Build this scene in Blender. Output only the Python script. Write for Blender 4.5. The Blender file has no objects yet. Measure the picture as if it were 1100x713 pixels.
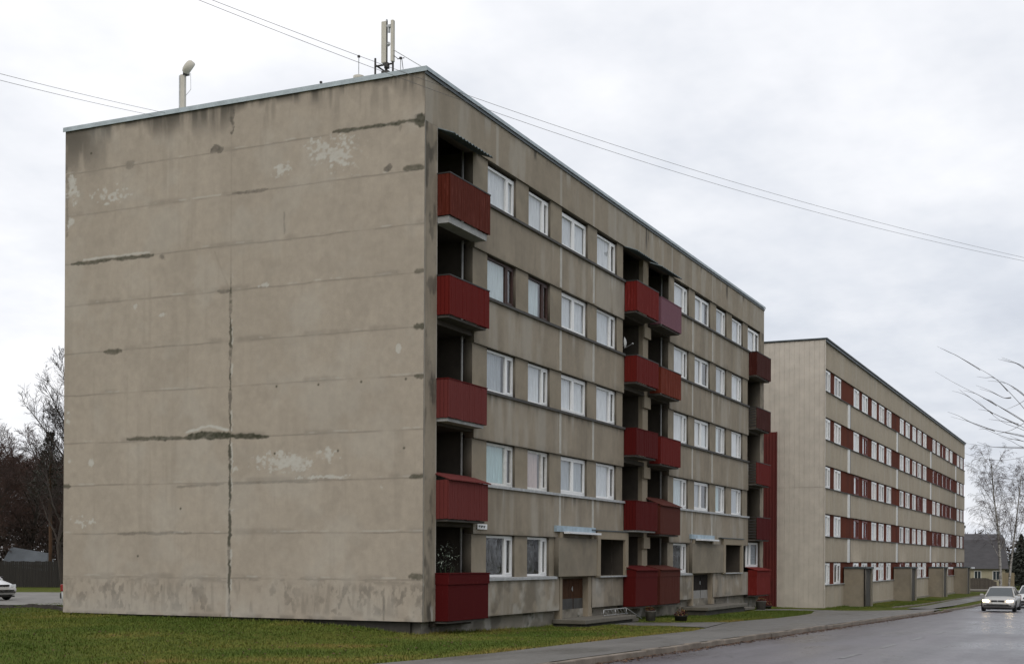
import bpy, bmesh, math, random
import numpy as np
R = math.radians
random.seed(7); RNG = np.random.RandomState(11)
scene = bpy.context.scene
COL = scene.collection

# ------------------------------------------------------------------ camera (solved from the photograph)
CAM = np.array([-31.801, -17.320, 1.7067])
YAW, PIT, ROL = R(24.7348), R(0.16006), R(-0.27112)
FPX, PY = 1426.54, 596.83
def cam_axes():
    cy, sy = math.cos(YAW), math.sin(YAW)
    F = np.array([cy*math.cos(PIT), sy*math.cos(PIT), math.sin(PIT)])
    Rt = np.array([sy, -cy, 0.]); U = np.cross(Rt, F)
    return F, Rt*math.cos(ROL)-U*math.sin(ROL), U*math.cos(ROL)+Rt*math.sin(ROL)
FW, RT, UP = cam_axes()
def ray(u, v): return FW*FPX + RT*(u-550) + UP*(PY-v)
def at_depth(u, v, d): return CAM + ray(u, v)*(d/FPX)
def on_gable(u, v, x=0.):
    d = ray(u, v); t = (x-CAM[0])/d[0]; p = CAM+t*d; return p[1], p[2]
def on_front(u, v, y=0.):
    d = ray(u, v); t = (y-CAM[1])/d[1]; p = CAM+t*d; return p[0], p[2]

# ------------------------------------------------------------------ tags, objects, mesh builder
def tag(o, label=None, cat=None, group=None, kind=None):
    if label: o['label'] = label
    if cat: o['category'] = cat
    if group: o['group'] = group
    if kind: o['kind'] = kind
    return o
def empty(name, loc=(0, 0, 0), rz=0., **kw):
    o = bpy.data.objects.new(name, None); COL.objects.link(o)
    o.location = loc; o.rotation_euler = (0, 0, rz); o.empty_display_size = .3
    return tag(o, **kw)
def link(name, me, mat, parent=None):
    o = bpy.data.objects.new(name, me); COL.objects.link(o)
    if mat is not None and len(me.materials) == 0: me.materials.append(mat)
    if parent is not None: o.parent = parent
    return o
def copy_tree(o, parent=None):
    c = o.copy(); COL.objects.link(c)
    if parent is not None: c.parent = parent
    for ch in list(o.children): copy_tree(ch, c)
    return c

class MB:
    def __init__(s): s.v = []; s.f = []
    def box(s, x0, x1, y0, y1, z0, z1):
        b = len(s.v)
        s.v += [(x0,y0,z0),(x1,y0,z0),(x1,y1,z0),(x0,y1,z0),(x0,y0,z1),(x1,y0,z1),(x1,y1,z1),(x0,y1,z1)]
        s.f += [(b,b+3,b+2,b+1),(b+4,b+5,b+6,b+7),(b,b+1,b+5,b+4),(b+1,b+2,b+6,b+5),(b+2,b+3,b+7,b+6),(b+3,b,b+4,b+7)]
        return s
    def hexa(s, p):                                   # 8 points, same order as box
        b = len(s.v); s.v += [tuple(q) for q in p]
        s.f += [(b,b+3,b+2,b+1),(b+4,b+5,b+6,b+7),(b,b+1,b+5,b+4),(b+1,b+2,b+6,b+5),(b+2,b+3,b+7,b+6),(b+3,b,b+4,b+7)]
        return s
    def quad(s, a, b_, c, d):
        b = len(s.v); s.v += [tuple(a), tuple(b_), tuple(c), tuple(d)]; s.f.append((b,b+1,b+2,b+3)); return s
    def tri(s, a, b_, c):
        b = len(s.v); s.v += [tuple(a), tuple(b_), tuple(c)]; s.f.append((b,b+1,b+2)); return s
    def tube(s, pts, rad, n=6, cap=True):
        pts = [np.array(p, float) for p in pts]
        if not hasattr(rad, '__len__'): rad = [rad]*len(pts)
        b0 = len(s.v); prev = None
        for i, p in enumerate(pts):
            d = pts[min(i+1, len(pts)-1)]-pts[max(i-1, 0)]; d = d/(np.linalg.norm(d)+1e-9)
            if prev is None:
                a = np.array([0, 0, 1.]) if abs(d[2]) < .9 else np.array([1., 0, 0])
                x = np.cross(a, d)
            else:
                x = prev-d*(prev@d)
            x = x/(np.linalg.norm(x)+1e-9); prev = x; y = np.cross(d, x)
            for k in range(n):
                t = 2*math.pi*k/n
                s.v.append(tuple(p+(x*math.cos(t)+y*math.sin(t))*rad[i]))
        for i in range(len(pts)-1):
            for k in range(n):
                a = b0+i*n+k; c = b0+i*n+(k+1) % n
                s.f.append((a, c, c+n, a+n))
        if cap:
            s.f.append(tuple(b0+k for k in range(n))[::-1]); e = b0+(len(pts)-1)*n
            s.f.append(tuple(e+k for k in range(n)))
        return s
    def lathe(s, prof, c=(0, 0, 0), n=16, axis='z'):
        b0 = len(s.v)
        for (r, h) in prof:
            for k in range(n):
                t = 2*math.pi*k/n; a, b = r*math.cos(t), r*math.sin(t)
                p = {'z': (a, b, h), 'y': (a, h, b), 'x': (h, a, b)}[axis]
                s.v.append((c[0]+p[0], c[1]+p[1], c[2]+p[2]))
        for i in range(len(prof)-1):
            for k in range(n):
                a = b0+i*n+k; d = b0+i*n+(k+1) % n
                s.f.append((a, d, d+n, a+n))
        s.f.append(tuple(b0+k for k in range(n))[::-1]); e = b0+(len(prof)-1)*n
        s.f.append(tuple(e+k for k in range(n)))
        return s
    def mesh(s, name, smooth=False):
        me = bpy.data.meshes.new(name); me.from_pydata(s.v, [], s.f); me.update()
        if smooth: me.polygons.foreach_set('use_smooth', [True]*len(me.polygons))
        return me
    def build(s, name, mat, parent=None, smooth=False, bevel=0.):
        o = link(name, s.mesh(name, smooth), mat, parent)
        if bevel:
            m = o.modifiers.new('bevel', 'BEVEL'); m.width = bevel; m.segments = 2; m.limit_method = 'ANGLE'
        return o

# ------------------------------------------------------------------ numpy noise
_LAT = {}
def vnoise(X, Y, seed):
    if seed not in _LAT: _LAT[seed] = np.random.RandomState(seed).rand(128, 128)
    L = _LAT[seed]
    xi = np.floor(X).astype(int); yi = np.floor(Y).astype(int); fx = X-xi; fy = Y-yi
    fx = fx*fx*(3-2*fx); fy = fy*fy*(3-2*fy)
    g = lambda a, b: L[a % 128, b % 128]
    return (g(xi, yi)*(1-fx)+g(xi+1, yi)*fx)*(1-fy)+(g(xi, yi+1)*(1-fx)+g(xi+1, yi+1)*fx)*fy
def fbm(X, Y, sx, sy, seed, octv=4):
    a = np.zeros_like(X); w = 1.; t = 0.
    for o in range(octv):
        a += w*vnoise(X*sx*2**o+17.3*o, Y*sy*2**o+5.1*o, seed+o); t += w; w *= .55
    return a/t
def sst(e0, e1, x):
    t = np.clip((x-e0)/(e1-e0), 0, 1); return t*t*(3-2*t)

# ------------------------------------------------------------------ materials
def new_mat(name):
    m = bpy.data.materials.new(name); m.use_nodes = True
    nt = m.node_tree; nt.nodes.clear()
    out = nt.nodes.new('ShaderNodeOutputMaterial'); bs = nt.nodes.new('ShaderNodeBsdfPrincipled')
    nt.links.new(bs.outputs[0], out.inputs[0])
    return m, nt, bs, out
def N(nt, t, **kw):
    n = nt.nodes.new(t)
    for k, v in kw.items(): setattr(n, k, v)
    return n
def mixc(nt, fac, a, b, mode='MIX'):
    n = N(nt, 'ShaderNodeMix', data_type='RGBA', blend_type=mode)
    for i, v in ((0, fac), (6, a), (7, b)):
        if hasattr(v, 'is_linked') or hasattr(v, 'links'): nt.links.new(v, n.inputs[i])
        else: n.inputs[i].default_value = v if i == 0 else (*v, 1)
    return n.outputs[2]
def math_(nt, op, a, b=0., c=None):
    n = N(nt, 'ShaderNodeMath', operation=op)
    for i, v in ((0, a), (1, b), (2, c)):
        if v is None: continue
        if hasattr(v, 'links'): nt.links.new(v, n.inputs[i])
        else: n.inputs[i].default_value = v
    return n.outputs[0]
def noise(nt, vec, scale, detail=4., rough=.55, stretch=None):
    if stretch is not None:
        mp = N(nt, 'ShaderNodeMapping'); mp.inputs['Scale'].default_value = stretch
        nt.links.new(vec, mp.inputs[0]); vec = mp.outputs[0]
    n = N(nt, 'ShaderNodeTexNoise'); n.inputs['Scale'].default_value = scale
    n.inputs['Detail'].default_value = detail; n.inputs['Roughness'].default_value = rough
    nt.links.new(vec, n.inputs['Vector']); return n.outputs[0]
def ramp(nt, fac, stops):
    r = N(nt, 'ShaderNodeValToRGB'); cr = r.color_ramp
    while len(cr.elements) < len(stops): cr.elements.new(.5)
    for e, (p, c) in zip(cr.elements, stops):
        e.position = p; e.color = (*c, 1) if len(c) == 3 else c
    nt.links.new(fac, r.inputs[0]); return r.outputs[0]
def maprange(nt, v, a, b, c=0., d=1.):
    n = N(nt, 'ShaderNodeMapRange'); nt.links.new(v, n.inputs[0])
    for i, q in ((1, a), (2, b), (3, c), (4, d)): n.inputs[i].default_value = q
    return n.outputs[0]
def objco(nt): return N(nt, 'ShaderNodeTexCoord').outputs['Object']
def bump(nt, bs, h, strength=.3, dist=.02):
    b = N(nt, 'ShaderNodeBump'); b.inputs['Strength'].default_value = strength; b.inputs['Distance'].default_value = dist
    nt.links.new(h, b.inputs['Height']); nt.links.new(b.outputs[0], bs.inputs['Normal'])

def simple(name, c, rough=.7, var=.25, scale=6., metal=0., c2=None, streak=None, bmp=.15, spec=.5, fine=40.):
    """plain surface whose colour wanders with two noises"""
    m, nt, bs, _ = new_mat(name); co = objco(nt)
    n1 = noise(nt, co, scale, 5, .6, streak); n2 = noise(nt, co, fine, 3, .6)
    a = tuple(max(0, x*(1-var)) for x in c); b = c2 if c2 else tuple(min(1, x*(1+var)) for x in c)
    col = ramp(nt, n1, [(.28, a), (.72, b)])
    col = mixc(nt, .5, col, ramp(nt, n2, [(.3, (.78,)*3), (.7, (1.2,)*3)]), 'MULTIPLY')
    nt.links.new(col, bs.inputs['Base Color']); bs.inputs['Roughness'].default_value = rough
    bs.inputs['Metallic'].default_value = metal; bs.inputs['Specular IOR Level'].default_value = spec
    if bmp: bump(nt, bs, n2, bmp, .01)
    return m

def concrete(name, c1, c2, dark=(.055, .05, .042), pale=(.50, .485, .44), moss=(.045, .045, .028)):
    m, nt, bs, _ = new_mat(name); co = objco(nt)
    big = noise(nt, co, .45, 5, .6); mid = noise(nt, co, 4., 5, .65); fine = noise(nt, co, 55., 3, .7)
    col = ramp(nt, big, [(.3, c1), (.7, c2)])
    col = mixc(nt, .55, col, ramp(nt, mid, [(.3, (.84, .84, .84)), (.7, (1.12, 1.11, 1.09))]), 'MULTIPLY')
    col = mixc(nt, .55, col, ramp(nt, fine, [(.3, (.80, .80, .80)), (.7, (1.16, 1.16, 1.16))]), 'MULTIPLY')
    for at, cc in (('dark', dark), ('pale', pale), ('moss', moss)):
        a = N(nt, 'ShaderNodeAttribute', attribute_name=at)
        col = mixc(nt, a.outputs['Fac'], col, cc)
        if at == 'moss': ma = a.outputs['Fac']
    nt.links.new(col, bs.inputs['Base Color']); bs.inputs['Roughness'].default_value = .92
    bs.inputs['Specular IOR Level'].default_value = .25
    h = math_(nt, 'SUBTRACT', math_(nt, 'MULTIPLY', fine, .35), ma)
    h = math_(nt, 'ADD', h, math_(nt, 'MULTIPLY', mid, .5))
    bump(nt, bs, h, .35, .02)
    return m

M = {}
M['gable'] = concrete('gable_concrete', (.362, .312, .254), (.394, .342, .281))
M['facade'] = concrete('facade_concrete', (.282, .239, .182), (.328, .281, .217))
M['far'] = concrete('far_facade', (.385, .328, .250), (.430, .370, .287))
M['pier'] = concrete('pier_concrete', (.252, .211, .152), (.296, .250, .186))
M['porch'] = concrete('porch_render', (.225, .190, .140), (.262, .224, .168))
M['plinth'] = concrete('plinth_concrete', (.205, .185, .148), (.265, .240, .195))
M['bgable'] = None
M['joint'] = simple('joint_mortar', (.44, .42, .375), .9, .15, 3.)
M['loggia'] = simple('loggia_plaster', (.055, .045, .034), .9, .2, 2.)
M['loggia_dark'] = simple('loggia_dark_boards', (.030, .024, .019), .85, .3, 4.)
M['interior'] = simple('interior_plaster', (.30, .28, .25), .9, .1, 1.)
M['coping'] = simple('coping_zinc', (.36, .41, .43), .5, .2, 2., metal=.3)
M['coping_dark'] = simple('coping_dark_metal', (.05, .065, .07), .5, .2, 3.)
M['canopy'] = simple('canopy_zinc', (.33, .42, .48), .45, .25, 4., metal=.3)
M['white_metal'] = simple('white_metal', (.72, .73, .74), .5, .08, 4.)
M['sill_dark'] = simple('sill_dark', (.05, .046, .04), .7, .35, 6.)
M['sill_light'] = simple('sill_zinc', (.40, .41, .41), .5, .25, 6., metal=.2)
M['pvc'] = simple('white_pvc', (.80, .80, .79), .35, .04, 3., bmp=0)
M['pvc_old'] = simple('old_white_paint', (.66, .65, .62), .5, .15, 8.)
M['wood_brown'] = simple('brown_window_paint', (.045, .018, .012), .55, .3, 8.)
M['wood_red'] = simple('oxide_window_paint', (.12, .022, .016), .6, .3, 8.)
M['gasket'] = simple('black_gasket', (.02, .02, .02), .6, .2)
M['asbestos'] = simple('corrugated_awning', (.12, .15, .16), .8, .3, 5.)
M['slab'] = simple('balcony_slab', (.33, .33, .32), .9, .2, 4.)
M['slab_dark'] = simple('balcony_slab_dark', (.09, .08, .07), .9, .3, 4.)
M['rail_dark'] = simple('dark_rail', (.025, .022, .02), .6, .3)
M['pipe'] = simple('grey_pipe', (.28, .28, .27), .5, .2)
M['steel'] = simple('galvanised_steel', (.42, .43, .43), .45, .2, 5., metal=.5)
M['step'] = simple('step_concrete', (.125, .112, .09), .85, .25, 3.)
M['dark_step'] = simple('dark_concrete', (.05, .045, .036), .8, .35, 3.)
M['door_brown'] = simple('brown_door', (.045, .022, .011), .85, .3, 3., c2=(.085, .038, .017), streak=(6, 6, .5), spec=.15)
M['door_dark'] = simple('dark_door', (.028, .024, .021), .9, .3, 3., spec=.1)
M['kick'] = simple('door_kick_metal', (.055, .053, .048), .7, .3, 4., metal=.2)
M['door_grey'] = simple('door_grey_board', (.26, .25, .23), .8, .2, 4.)
REDS = {
 'worn': ((0.12, 0.023, 0.013), (0.055, 0.0145, 0.009)), 'red': ((0.15, 0.0155, 0.012), (0.095, 0.0105, 0.0085)),
 'maroon': ((0.17, 0.04, 0.036), (0.115, 0.026, 0.024)), 'deep': ((0.086, 0.0065, 0.0068), (0.066, 0.0055, 0.006)),
 'bright': ((0.17, 0.017, 0.0135), (0.108, 0.012, 0.0095)), 'mauve': ((.205, .098, .122), (.160, .074, .094)),
 'orange': ((0.165, 0.03, 0.014), (0.1, 0.018, 0.01)), 'dark': ((0.098, 0.0085, 0.0075), (0.07, 0.0072, 0.0065)),
 'brown': ((0.064, 0.0145, 0.0105), (0.036, 0.01, 0.0075)), 'dull': ((0.105, 0.03, 0.021), (0.07, 0.02, 0.015))}
for k, (a, b) in REDS.items():
    M['r_'+k] = simple('red_paint_'+k, a, .78, .2, 1.6, c2=tuple(.5*(x+y) for x, y in zip(a, b)), streak=(9, 9, .35), spec=.09)
    nt = M['r_'+k].node_tree; bs = nt.nodes['Principled BSDF']
    src = bs.inputs['Base Color'].links[0].from_socket; co = objco(nt)
    st = noise(nt, co, 3., 5, .7, (5, 5, .6))
    wear = maprange(nt, st, .52 if k in ('worn', 'bright', 'brown', 'orange') else .62, .78)
    nt.links.new(mixc(nt, math_(nt, 'MULTIPLY', wear, .8), src, tuple(min(1, x*1.5+.03) for x in a)), bs.inputs['Base Color'])
M['annex'] = simple('annex_red_metal', (.098, .0085, .0055), .75, .2, .8)
M['bred'] = simple('red_infill_panel', (.098, .0195, .0070), .85, .25, .7, c2=(.138, .0275, .0095), spec=.15, streak=(1, 1, .4))
M['clad'] = simple('beige_cladding', (.48, .435, .375), .6, .05, .25, fine=1.5, bmp=.0)

def glass_mat(name, tint=(.93, .95, .96), ior=1.9):
    m, nt, bs, out = new_mat(name); nt.nodes.remove(bs)
    lw = N(nt, 'ShaderNodeLayerWeight'); lw.inputs[0].default_value = .5      # reflectance of two panes, alike from both sides
    fr = math_(nt, 'ADD', math_(nt, 'MULTIPLY', math_(nt, 'POWER', lw.outputs['Facing'], 3.), .62), .08)
    tr = N(nt, 'ShaderNodeBsdfTransparent'); tr.inputs[0].default_value = (*tint, 1)
    gl = N(nt, 'ShaderNodeBsdfGlossy'); gl.inputs['Roughness'].default_value = .03
    co = objco(nt); bump_n = N(nt, 'ShaderNodeBump'); bump_n.inputs['Strength'].default_value = .35; bump_n.inputs['Distance'].default_value = .02
    nt.links.new(noise(nt, co, 1.7, 2), bump_n.inputs['Height']); nt.links.new(bump_n.outputs[0], gl.inputs['Normal'])
    mx = N(nt, 'ShaderNodeMixShader'); nt.links.new(fr, mx.inputs[0])
    nt.links.new(tr.outputs[0], mx.inputs[1]); nt.links.new(gl.outputs[0], mx.inputs[2]); nt.links.new(mx.outputs[0], out.inputs[0])
    return m
M['glass'] = glass_mat('window_glass', (.97, .98, .985), 2.7)
def cloth(name, c):
    m, nt, bs, out = new_mat(name); co = objco(nt)
    n1 = noise(nt, co, 6., 4, .6, (3, 3, .3))
    col = ramp(nt, n1, [(.3, tuple(x*.70 for x in c)), (.7, c)])
    nt.links.new(col, bs.inputs['Base Color']); bs.inputs['Roughness'].default_value = .95
    bs.inputs['Specular IOR Level'].default_value = .05
    return m
M['c_white'] = cloth('curtain_white', (.74, .77, .78)); M['c_teal'] = cloth('curtain_teal', (.46, .64, .64))
M['c_beige'] = cloth('curtain_beige', (.52, .43, .36)); M['c_teal2'] = cloth('curtain_pale_teal', (.60, .70, .71)); M['c_grey'] = cloth('curtain_grey', (.46, .50, .52))
M['c_pink'] = cloth('curtain_pink', (.58, .46, .42)); M['c_dark_room'] = cloth('dark_room_sheet', (.08, .08, .075))  # dark sheet paints the unlit ground-floor rooms; no curtain hangs there

# ------------------------------------------------------------------ weathered panels (mesh carries its stain attributes; box edges hold painted shade)
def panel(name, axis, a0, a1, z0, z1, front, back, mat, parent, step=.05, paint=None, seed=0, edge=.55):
    """axis 'x': face looks to -y, spans x; axis 'y': face looks to -x, spans y."""
    na = max(2, int((a1-a0)/step)+1); nz = max(2, int((z1-z0)/step)+1)
    A, Z = np.meshgrid(np.linspace(a0, a1, na), np.linspace(z0, z1, nz))
    d, p, m = (paint(A, Z, seed) if paint else (np.zeros_like(A),)*3)
    n = A.size
    P = np.zeros((n+8, 3)); k = 0 if axis == 'x' else 1
    P[:n, k] = A.ravel(); P[:n, 1-k] = front; P[:n, 2] = Z.ravel()
    idx = np.arange(n).reshape(nz, na)
    q = np.stack([idx[:-1, :-1], idx[:-1, 1:], idx[1:, 1:], idx[1:, :-1]], -1).reshape(-1, 4)
    if axis == 'y': q = q[:, ::-1]
    f0 = front+.002
    for i, (aa, ff, zz) in enumerate([(a0,f0,z0),(a1,f0,z0),(a1,back,z0),(a0,back,z0),(a0,f0,z1),(a1,f0,z1),(a1,back,z1),(a0,back,z1)]):
        P[n+i, k] = aa; P[n+i, 1-k] = ff; P[n+i, 2] = zz
    b = n; box = np.array([(b,b+3,b+2,b+1),(b+4,b+5,b+6,b+7),(b+1,b+2,b+6,b+5),(b+2,b+3,b+7,b+6),(b+3,b,b+4,b+7)])
    if axis == 'y': box = box[:, ::-1]
    me = bpy.data.meshes.new(name); F = np.vstack([q, box])
    me.vertices.add(len(P)); me.vertices.foreach_set('co', P.ravel())
    me.loops.add(F.size); me.loops.foreach_set('vertex_index', F.ravel().astype(np.int32))
    me.polygons.add(len(F)); me.polygons.foreach_set('loop_start', np.arange(0, F.size, 4, dtype=np.int32))
    me.update(calc_edges=True)
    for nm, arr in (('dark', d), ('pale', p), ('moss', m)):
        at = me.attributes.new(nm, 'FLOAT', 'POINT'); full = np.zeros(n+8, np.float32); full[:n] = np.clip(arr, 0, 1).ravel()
        full[n:] = full[:n].mean() if nm != 'dark' else edge; at.data.foreach_set('value', full)  # box sides and undersides darkened: painted shade below the bands
    return link(name, me, mat, parent)

def seg(A0, Z0, pts, th, seed, rag=.5):
    """ragged line through pts (a,z): strength 0..1"""
    res = np.zeros_like(A0); xs_ = [p[0] for p in pts]; zs_ = [p[1] for p in pts]; pad = th*1.2+.15
    sel = (A0 > min(xs_)-pad)*(A0 < max(xs_)+pad)*(Z0 > min(zs_)-pad)*(Z0 < max(zs_)+pad)
    if not sel.any(): return res
    A, Z = A0[sel], Z0[sel]; out = np.zeros_like(A)
    w = (fbm(A, Z, 2.2, 2.2, seed)-.5)*.16*rag+(fbm(A, Z, 9., 9., seed+5)-.5)*.05; thn = th*(.15+1.6*fbm(A, Z, 6., 4., seed+9))
    for (a0, z0), (a1, z1) in zip(pts[:-1], pts[1:]):
        dx, dz = a1-a0, z1-z0; L2 = dx*dx+dz*dz+1e-9
        t = np.clip(((A-a0)*dx+(Z+w-z0)*dz)/L2, 0, 1)
        dd = np.hypot(A+w*.7-(a0+t*dx), Z+w-(z0+t*dz)); fade = .35+.65*sst(0, .25, np.minimum(t, 1-t)+.05)
        out = np.maximum(out, (1-sst(thn*fade*.40, thn*fade*.55+.035, dd))*(.62+.5*fbm(A, Z, 11., 11., seed+13)))
    res[sel] = out
    return res
def blob(A, Z, ca, cz, ra, rz, seed, thr=.5, fq=5.):
    out = np.zeros_like(A); sel = (abs(A-ca) < ra*1.1)*(abs(Z-cz) < rz*1.1)
    if not sel.any(): return out
    a, z = A[sel], Z[sel]; e = 1-np.hypot((a-ca)/ra, (z-cz)/rz)
    out[sel] = sst(-.02, .17, np.clip(e, -1, 1)*.45+fbm(a, z, fq, fq*1.15, seed, 5)-thr-.10) * (e > -.05) * (.55+.6*fbm(a, z, 14., 14., seed+3))
    return out

JODD = [-.358+2.8*k for k in range(1, 6)]; JEVEN = [-1.668+2.8*k for k in range(1, 6)]
def paint_gable(A, Z, seed):
    d = np.zeros_like(A); p = np.zeros_like(A); m = np.zeros_like(A)
    d += .07*sst(.45, .75, fbm(A, Z, .5, .5, 3))+.05*sst(.5, .8, fbm(A, Z, 3., .35, 8))
    p += .14*sst(.5, .75, fbm(A, Z, .8, .8, 21))
    for i, zj in enumerate(JODD+JEVEN):                                 # thin panel joints
        brk = sst(.25, .6, fbm(A, Z*0+i*3.3, 1.1, 1., 30+i))
        wob = (fbm(A, Z*0+i, 1.5, 1, 60+i)-.5)*.05
        d = np.maximum(d, (.12+.30*brk)*(1-sst(.006, .034, abs(Z-zj+wob))))
        d = np.maximum(d, .26*sst(.5, .7, fbm(A, Z*0+i, .9, 1, 70+i))*(1-sst(.02, .16, abs(Z-zj-.04))))
        p = np.maximum(p, .32*sst(.55, .7, fbm(A, Z, 2.3, 4, 80+i))*(1-sst(.008, .04, abs(Z-zj-.05+wob))))
    y0, _ = on_gable(248.5, 200)
    vj = (fbm(A*0, Z, 1, 2.2, 91)-.5)*.10
    low = sst(10.2, 9.6, Z)
    vj = (fbm(A*.6, Z, 3., 5., 91, 5)-.5)*.07+(fbm(A*.3, Z, 9., 13., 92, 4)-.5)*.07; vw = .006+.045*low*sst(.3, .7, fbm(A*0, Z, 1, 3.1, 93, 5))
    d = np.maximum(d, (.20+.52*low*sst(.25, .6, fbm(A*0, Z, 1, 2.7, 94, 5)))*(1-sst(vw, vw+.03, abs(A-y0+vj*low))))
    m = np.maximum(m, low*.75*sst(.44, .56, fbm(A*0, Z, 1, 2.2, 95))*(1-sst(vw*.7, vw*.7+.025, abs(A-y0+vj))))
    p = np.maximum(p, low*.65*sst(.50, .60, fbm(A, Z, 5, 2.1, 97))*(1-sst(.02, .045, abs(A-y0+.06+vj))))
    p = np.maximum(p, .35*(1-sst(.03, .12, abs(A-y0-.05)))*sst(3, 0, Z))
    g = lambda L: [on_gable(*q) for q in L]
    for pts, th, st, sd in (
        ([(358,142),(385,139),(415,134.5),(436,131),(455,129)], .09, .95, 101),
        ([(250,208.5),(288,203.5)], .06, .7, 102), ([(77,284.3),(120,279),(164,273.6)], .10, .85, 103),
        ([(137,472),(198,470)], .088, .85, 104), ([(198,470),(246,468),(288,469)], .13, 1., 105),
        ([(203,467.5),(223,465.5),(250,468)], .15, 1., 106), ([(448,131),(456,128)], .30, .9, 107),
        ([(434,181),(455,180)], .12, .8, 108), ([(446,350.5),(456,350.5)], .16, .9, 109), ([(446,404),(456,404)], .10, .8, 110),
        ([(440,511.5),(455,511.5)], .10, .9, 111), ([(440,619.5),(455,619)], .10, .8, 112), ([(446,292),(456,291)], .10, .7, 113),
        ([(127,573.5),(205,571.5)], .06, .6, 114), ([(112,378),(130,377)], .10, .8, 115), ([(245,519),(340,516)], .05, .55, 116),
        ([(228,264),(247,313)], .02, .2, 117), ([(67,522.5),(75,522)], .12, .8, 118), ([(234,313),(247,312.5)], .08, .7, 119),
        ([(305,228),(305,250)], .03, .5, 120), ([(412,640),(412,665)], .05, .7, 121), ([(190,523),(240,519)], .06, .5, 122)):
        s = st*seg(A, Z, g(pts), th, sd)
        if th > .085: m = np.maximum(m, s)
        else: d = np.maximum(d, s)
    p = np.maximum(p, .9*seg(A, Z, [(a, z+.12) for a, z in g([(200,468),(225,461),(245,466)])], .05, 131))
    p = np.maximum(p, .8*seg(A, Z, [(a, z+.09) for a, z in g([(90,282.5),(160,274)])], .04, 132))
    for u, v, ru, rv, st, sd in ((70,181,4,5,.8,141),(140,176,6,5,.5,142),(231,161,9,4,.85,143),(249,125,3.5,18,.9,144),
        (418,180,6,4,.85,145),(450,128,10,4,.8,146),(430,138,3,7,.4,147),(175,276,6,4,.6,148),(76,150,7,32,.65,149),(72,220,2.5,40,.5,150)):
        ya, za = on_gable(u, v); yb, zb = on_gable(u+ru, v+rv)
        d = np.maximum(d, st*blob(A, Z, ya, za, abs(yb-ya), abs(zb-za), sd, .42, 4.))
    d = np.maximum(d, .11*sst(.55, .75, fbm(A, Z, 4.5, .22, 151, 5))); d = np.maximum(d, .10*sst(.5, .7, fbm(A, Z, 1.4, 1.4, 152, 6)))
    # soot below the coping
    run = fbm(A, Z, 2.6, .25, 160); depthz = .35+.9*sst(.35, .75, fbm(A, Z*0, .7, 1, 161))
    top = sst(0, 1, 1-(15.02-Z)/depthz)*sst(.30, .70, run+.15*fbm(A, Z, 8, 3, 162))
    d = np.maximum(d, .95*top); d = np.maximum(d, .85*sst(2.2, .2, 15.-Z)*sst(9.6, 12.4, A)*sst(.3, .6, fbm(A, Z, 2, .6, 164))); d = np.maximum(d, .40*sst(1.6, 0, 15.0-Z)*sst(.45, .75, fbm(A, Z, 5, .5, 163)))
    # flaked paint
    for u, v, ru, rv, thr, sd in ((360,166,40,20,.60,171),(345,158,22,12,.57,172),(303,182,14,9,.58,173),(283,306,6,3,.46,174),(332,303,7,4,.56,175),
        (300,496,34,12,.50,176),(318,497,20,9,.44,177),(352,488,16,10,.57,178),(98,497,3,6,.38,179),(75,493,4,5,.45,180),(74,446,4,10,.45,181),
        (78,196,6,9,.50,182),(80,205,14,16,.60,183),(120,210,30,12,.63,184),(253,503,6,5,.45,185),(428,374,3,5,.40,186),(410,525,8,4,.55,187),
        (350,512,40,2,.50,188),(250,545,5,5,.5,189),(76,238,4,8,.45,190),(145,331,4,4,.45,191),(175,337,5,3,.5,192),(90,560,20,10,.64,193)):
        ya, za = on_gable(u, v); yb, zb = on_gable(u+ru, v+rv)
        p = np.maximum(p, .85*blob(A, Z, ya, za, abs(yb-ya), abs(zb-za), sd, thr+.035, 9. if ru > 9 else 6.))
    # damp, blotchy foot
    low = sst(1.25, .85, Z)*sst(.02, .22, Z)
    wet = sst(.52, .62, fbm(A, Z, 6.5, 3.8, 201, 5))*sst(.30, .55, fbm(A, Z*0, .6, 1, 203))
    d = np.maximum(d, .42*low*wet*(.5+fbm(A, Z, 9, 9, 210))); d = np.maximum(d, .35*sst(1.35, 1.05, Z)*sst(.9, 1.1, Z)*sst(.5, .62, fbm(A, Z, 2.4, 6, 209, 5))); d = np.maximum(d, .30*low*sst(.52, .7, fbm(A, Z, 6., .8, 205)))
    p = np.maximum(p, .25*sst(1.1, .1, Z)*sst(.35, .65, fbm(A, Z, 1.2, 1.2, 207)))
    d = np.maximum(d, .45*sst(.16, .02, Z)*sst(.35, .6, fbm(A, Z, 2, 2, 208)))
    for u, v in ((297,415),(342,413),(388,410),(436,407),(295,487),(363,484),(434,481),(194,546),(98,165),(148,597)):
        ya, za = on_gable(u, v); m = np.maximum(m, .85*(1-sst(.018, .050, np.hypot(A-ya, Z-za))))
    return d*.92, p, m

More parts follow.
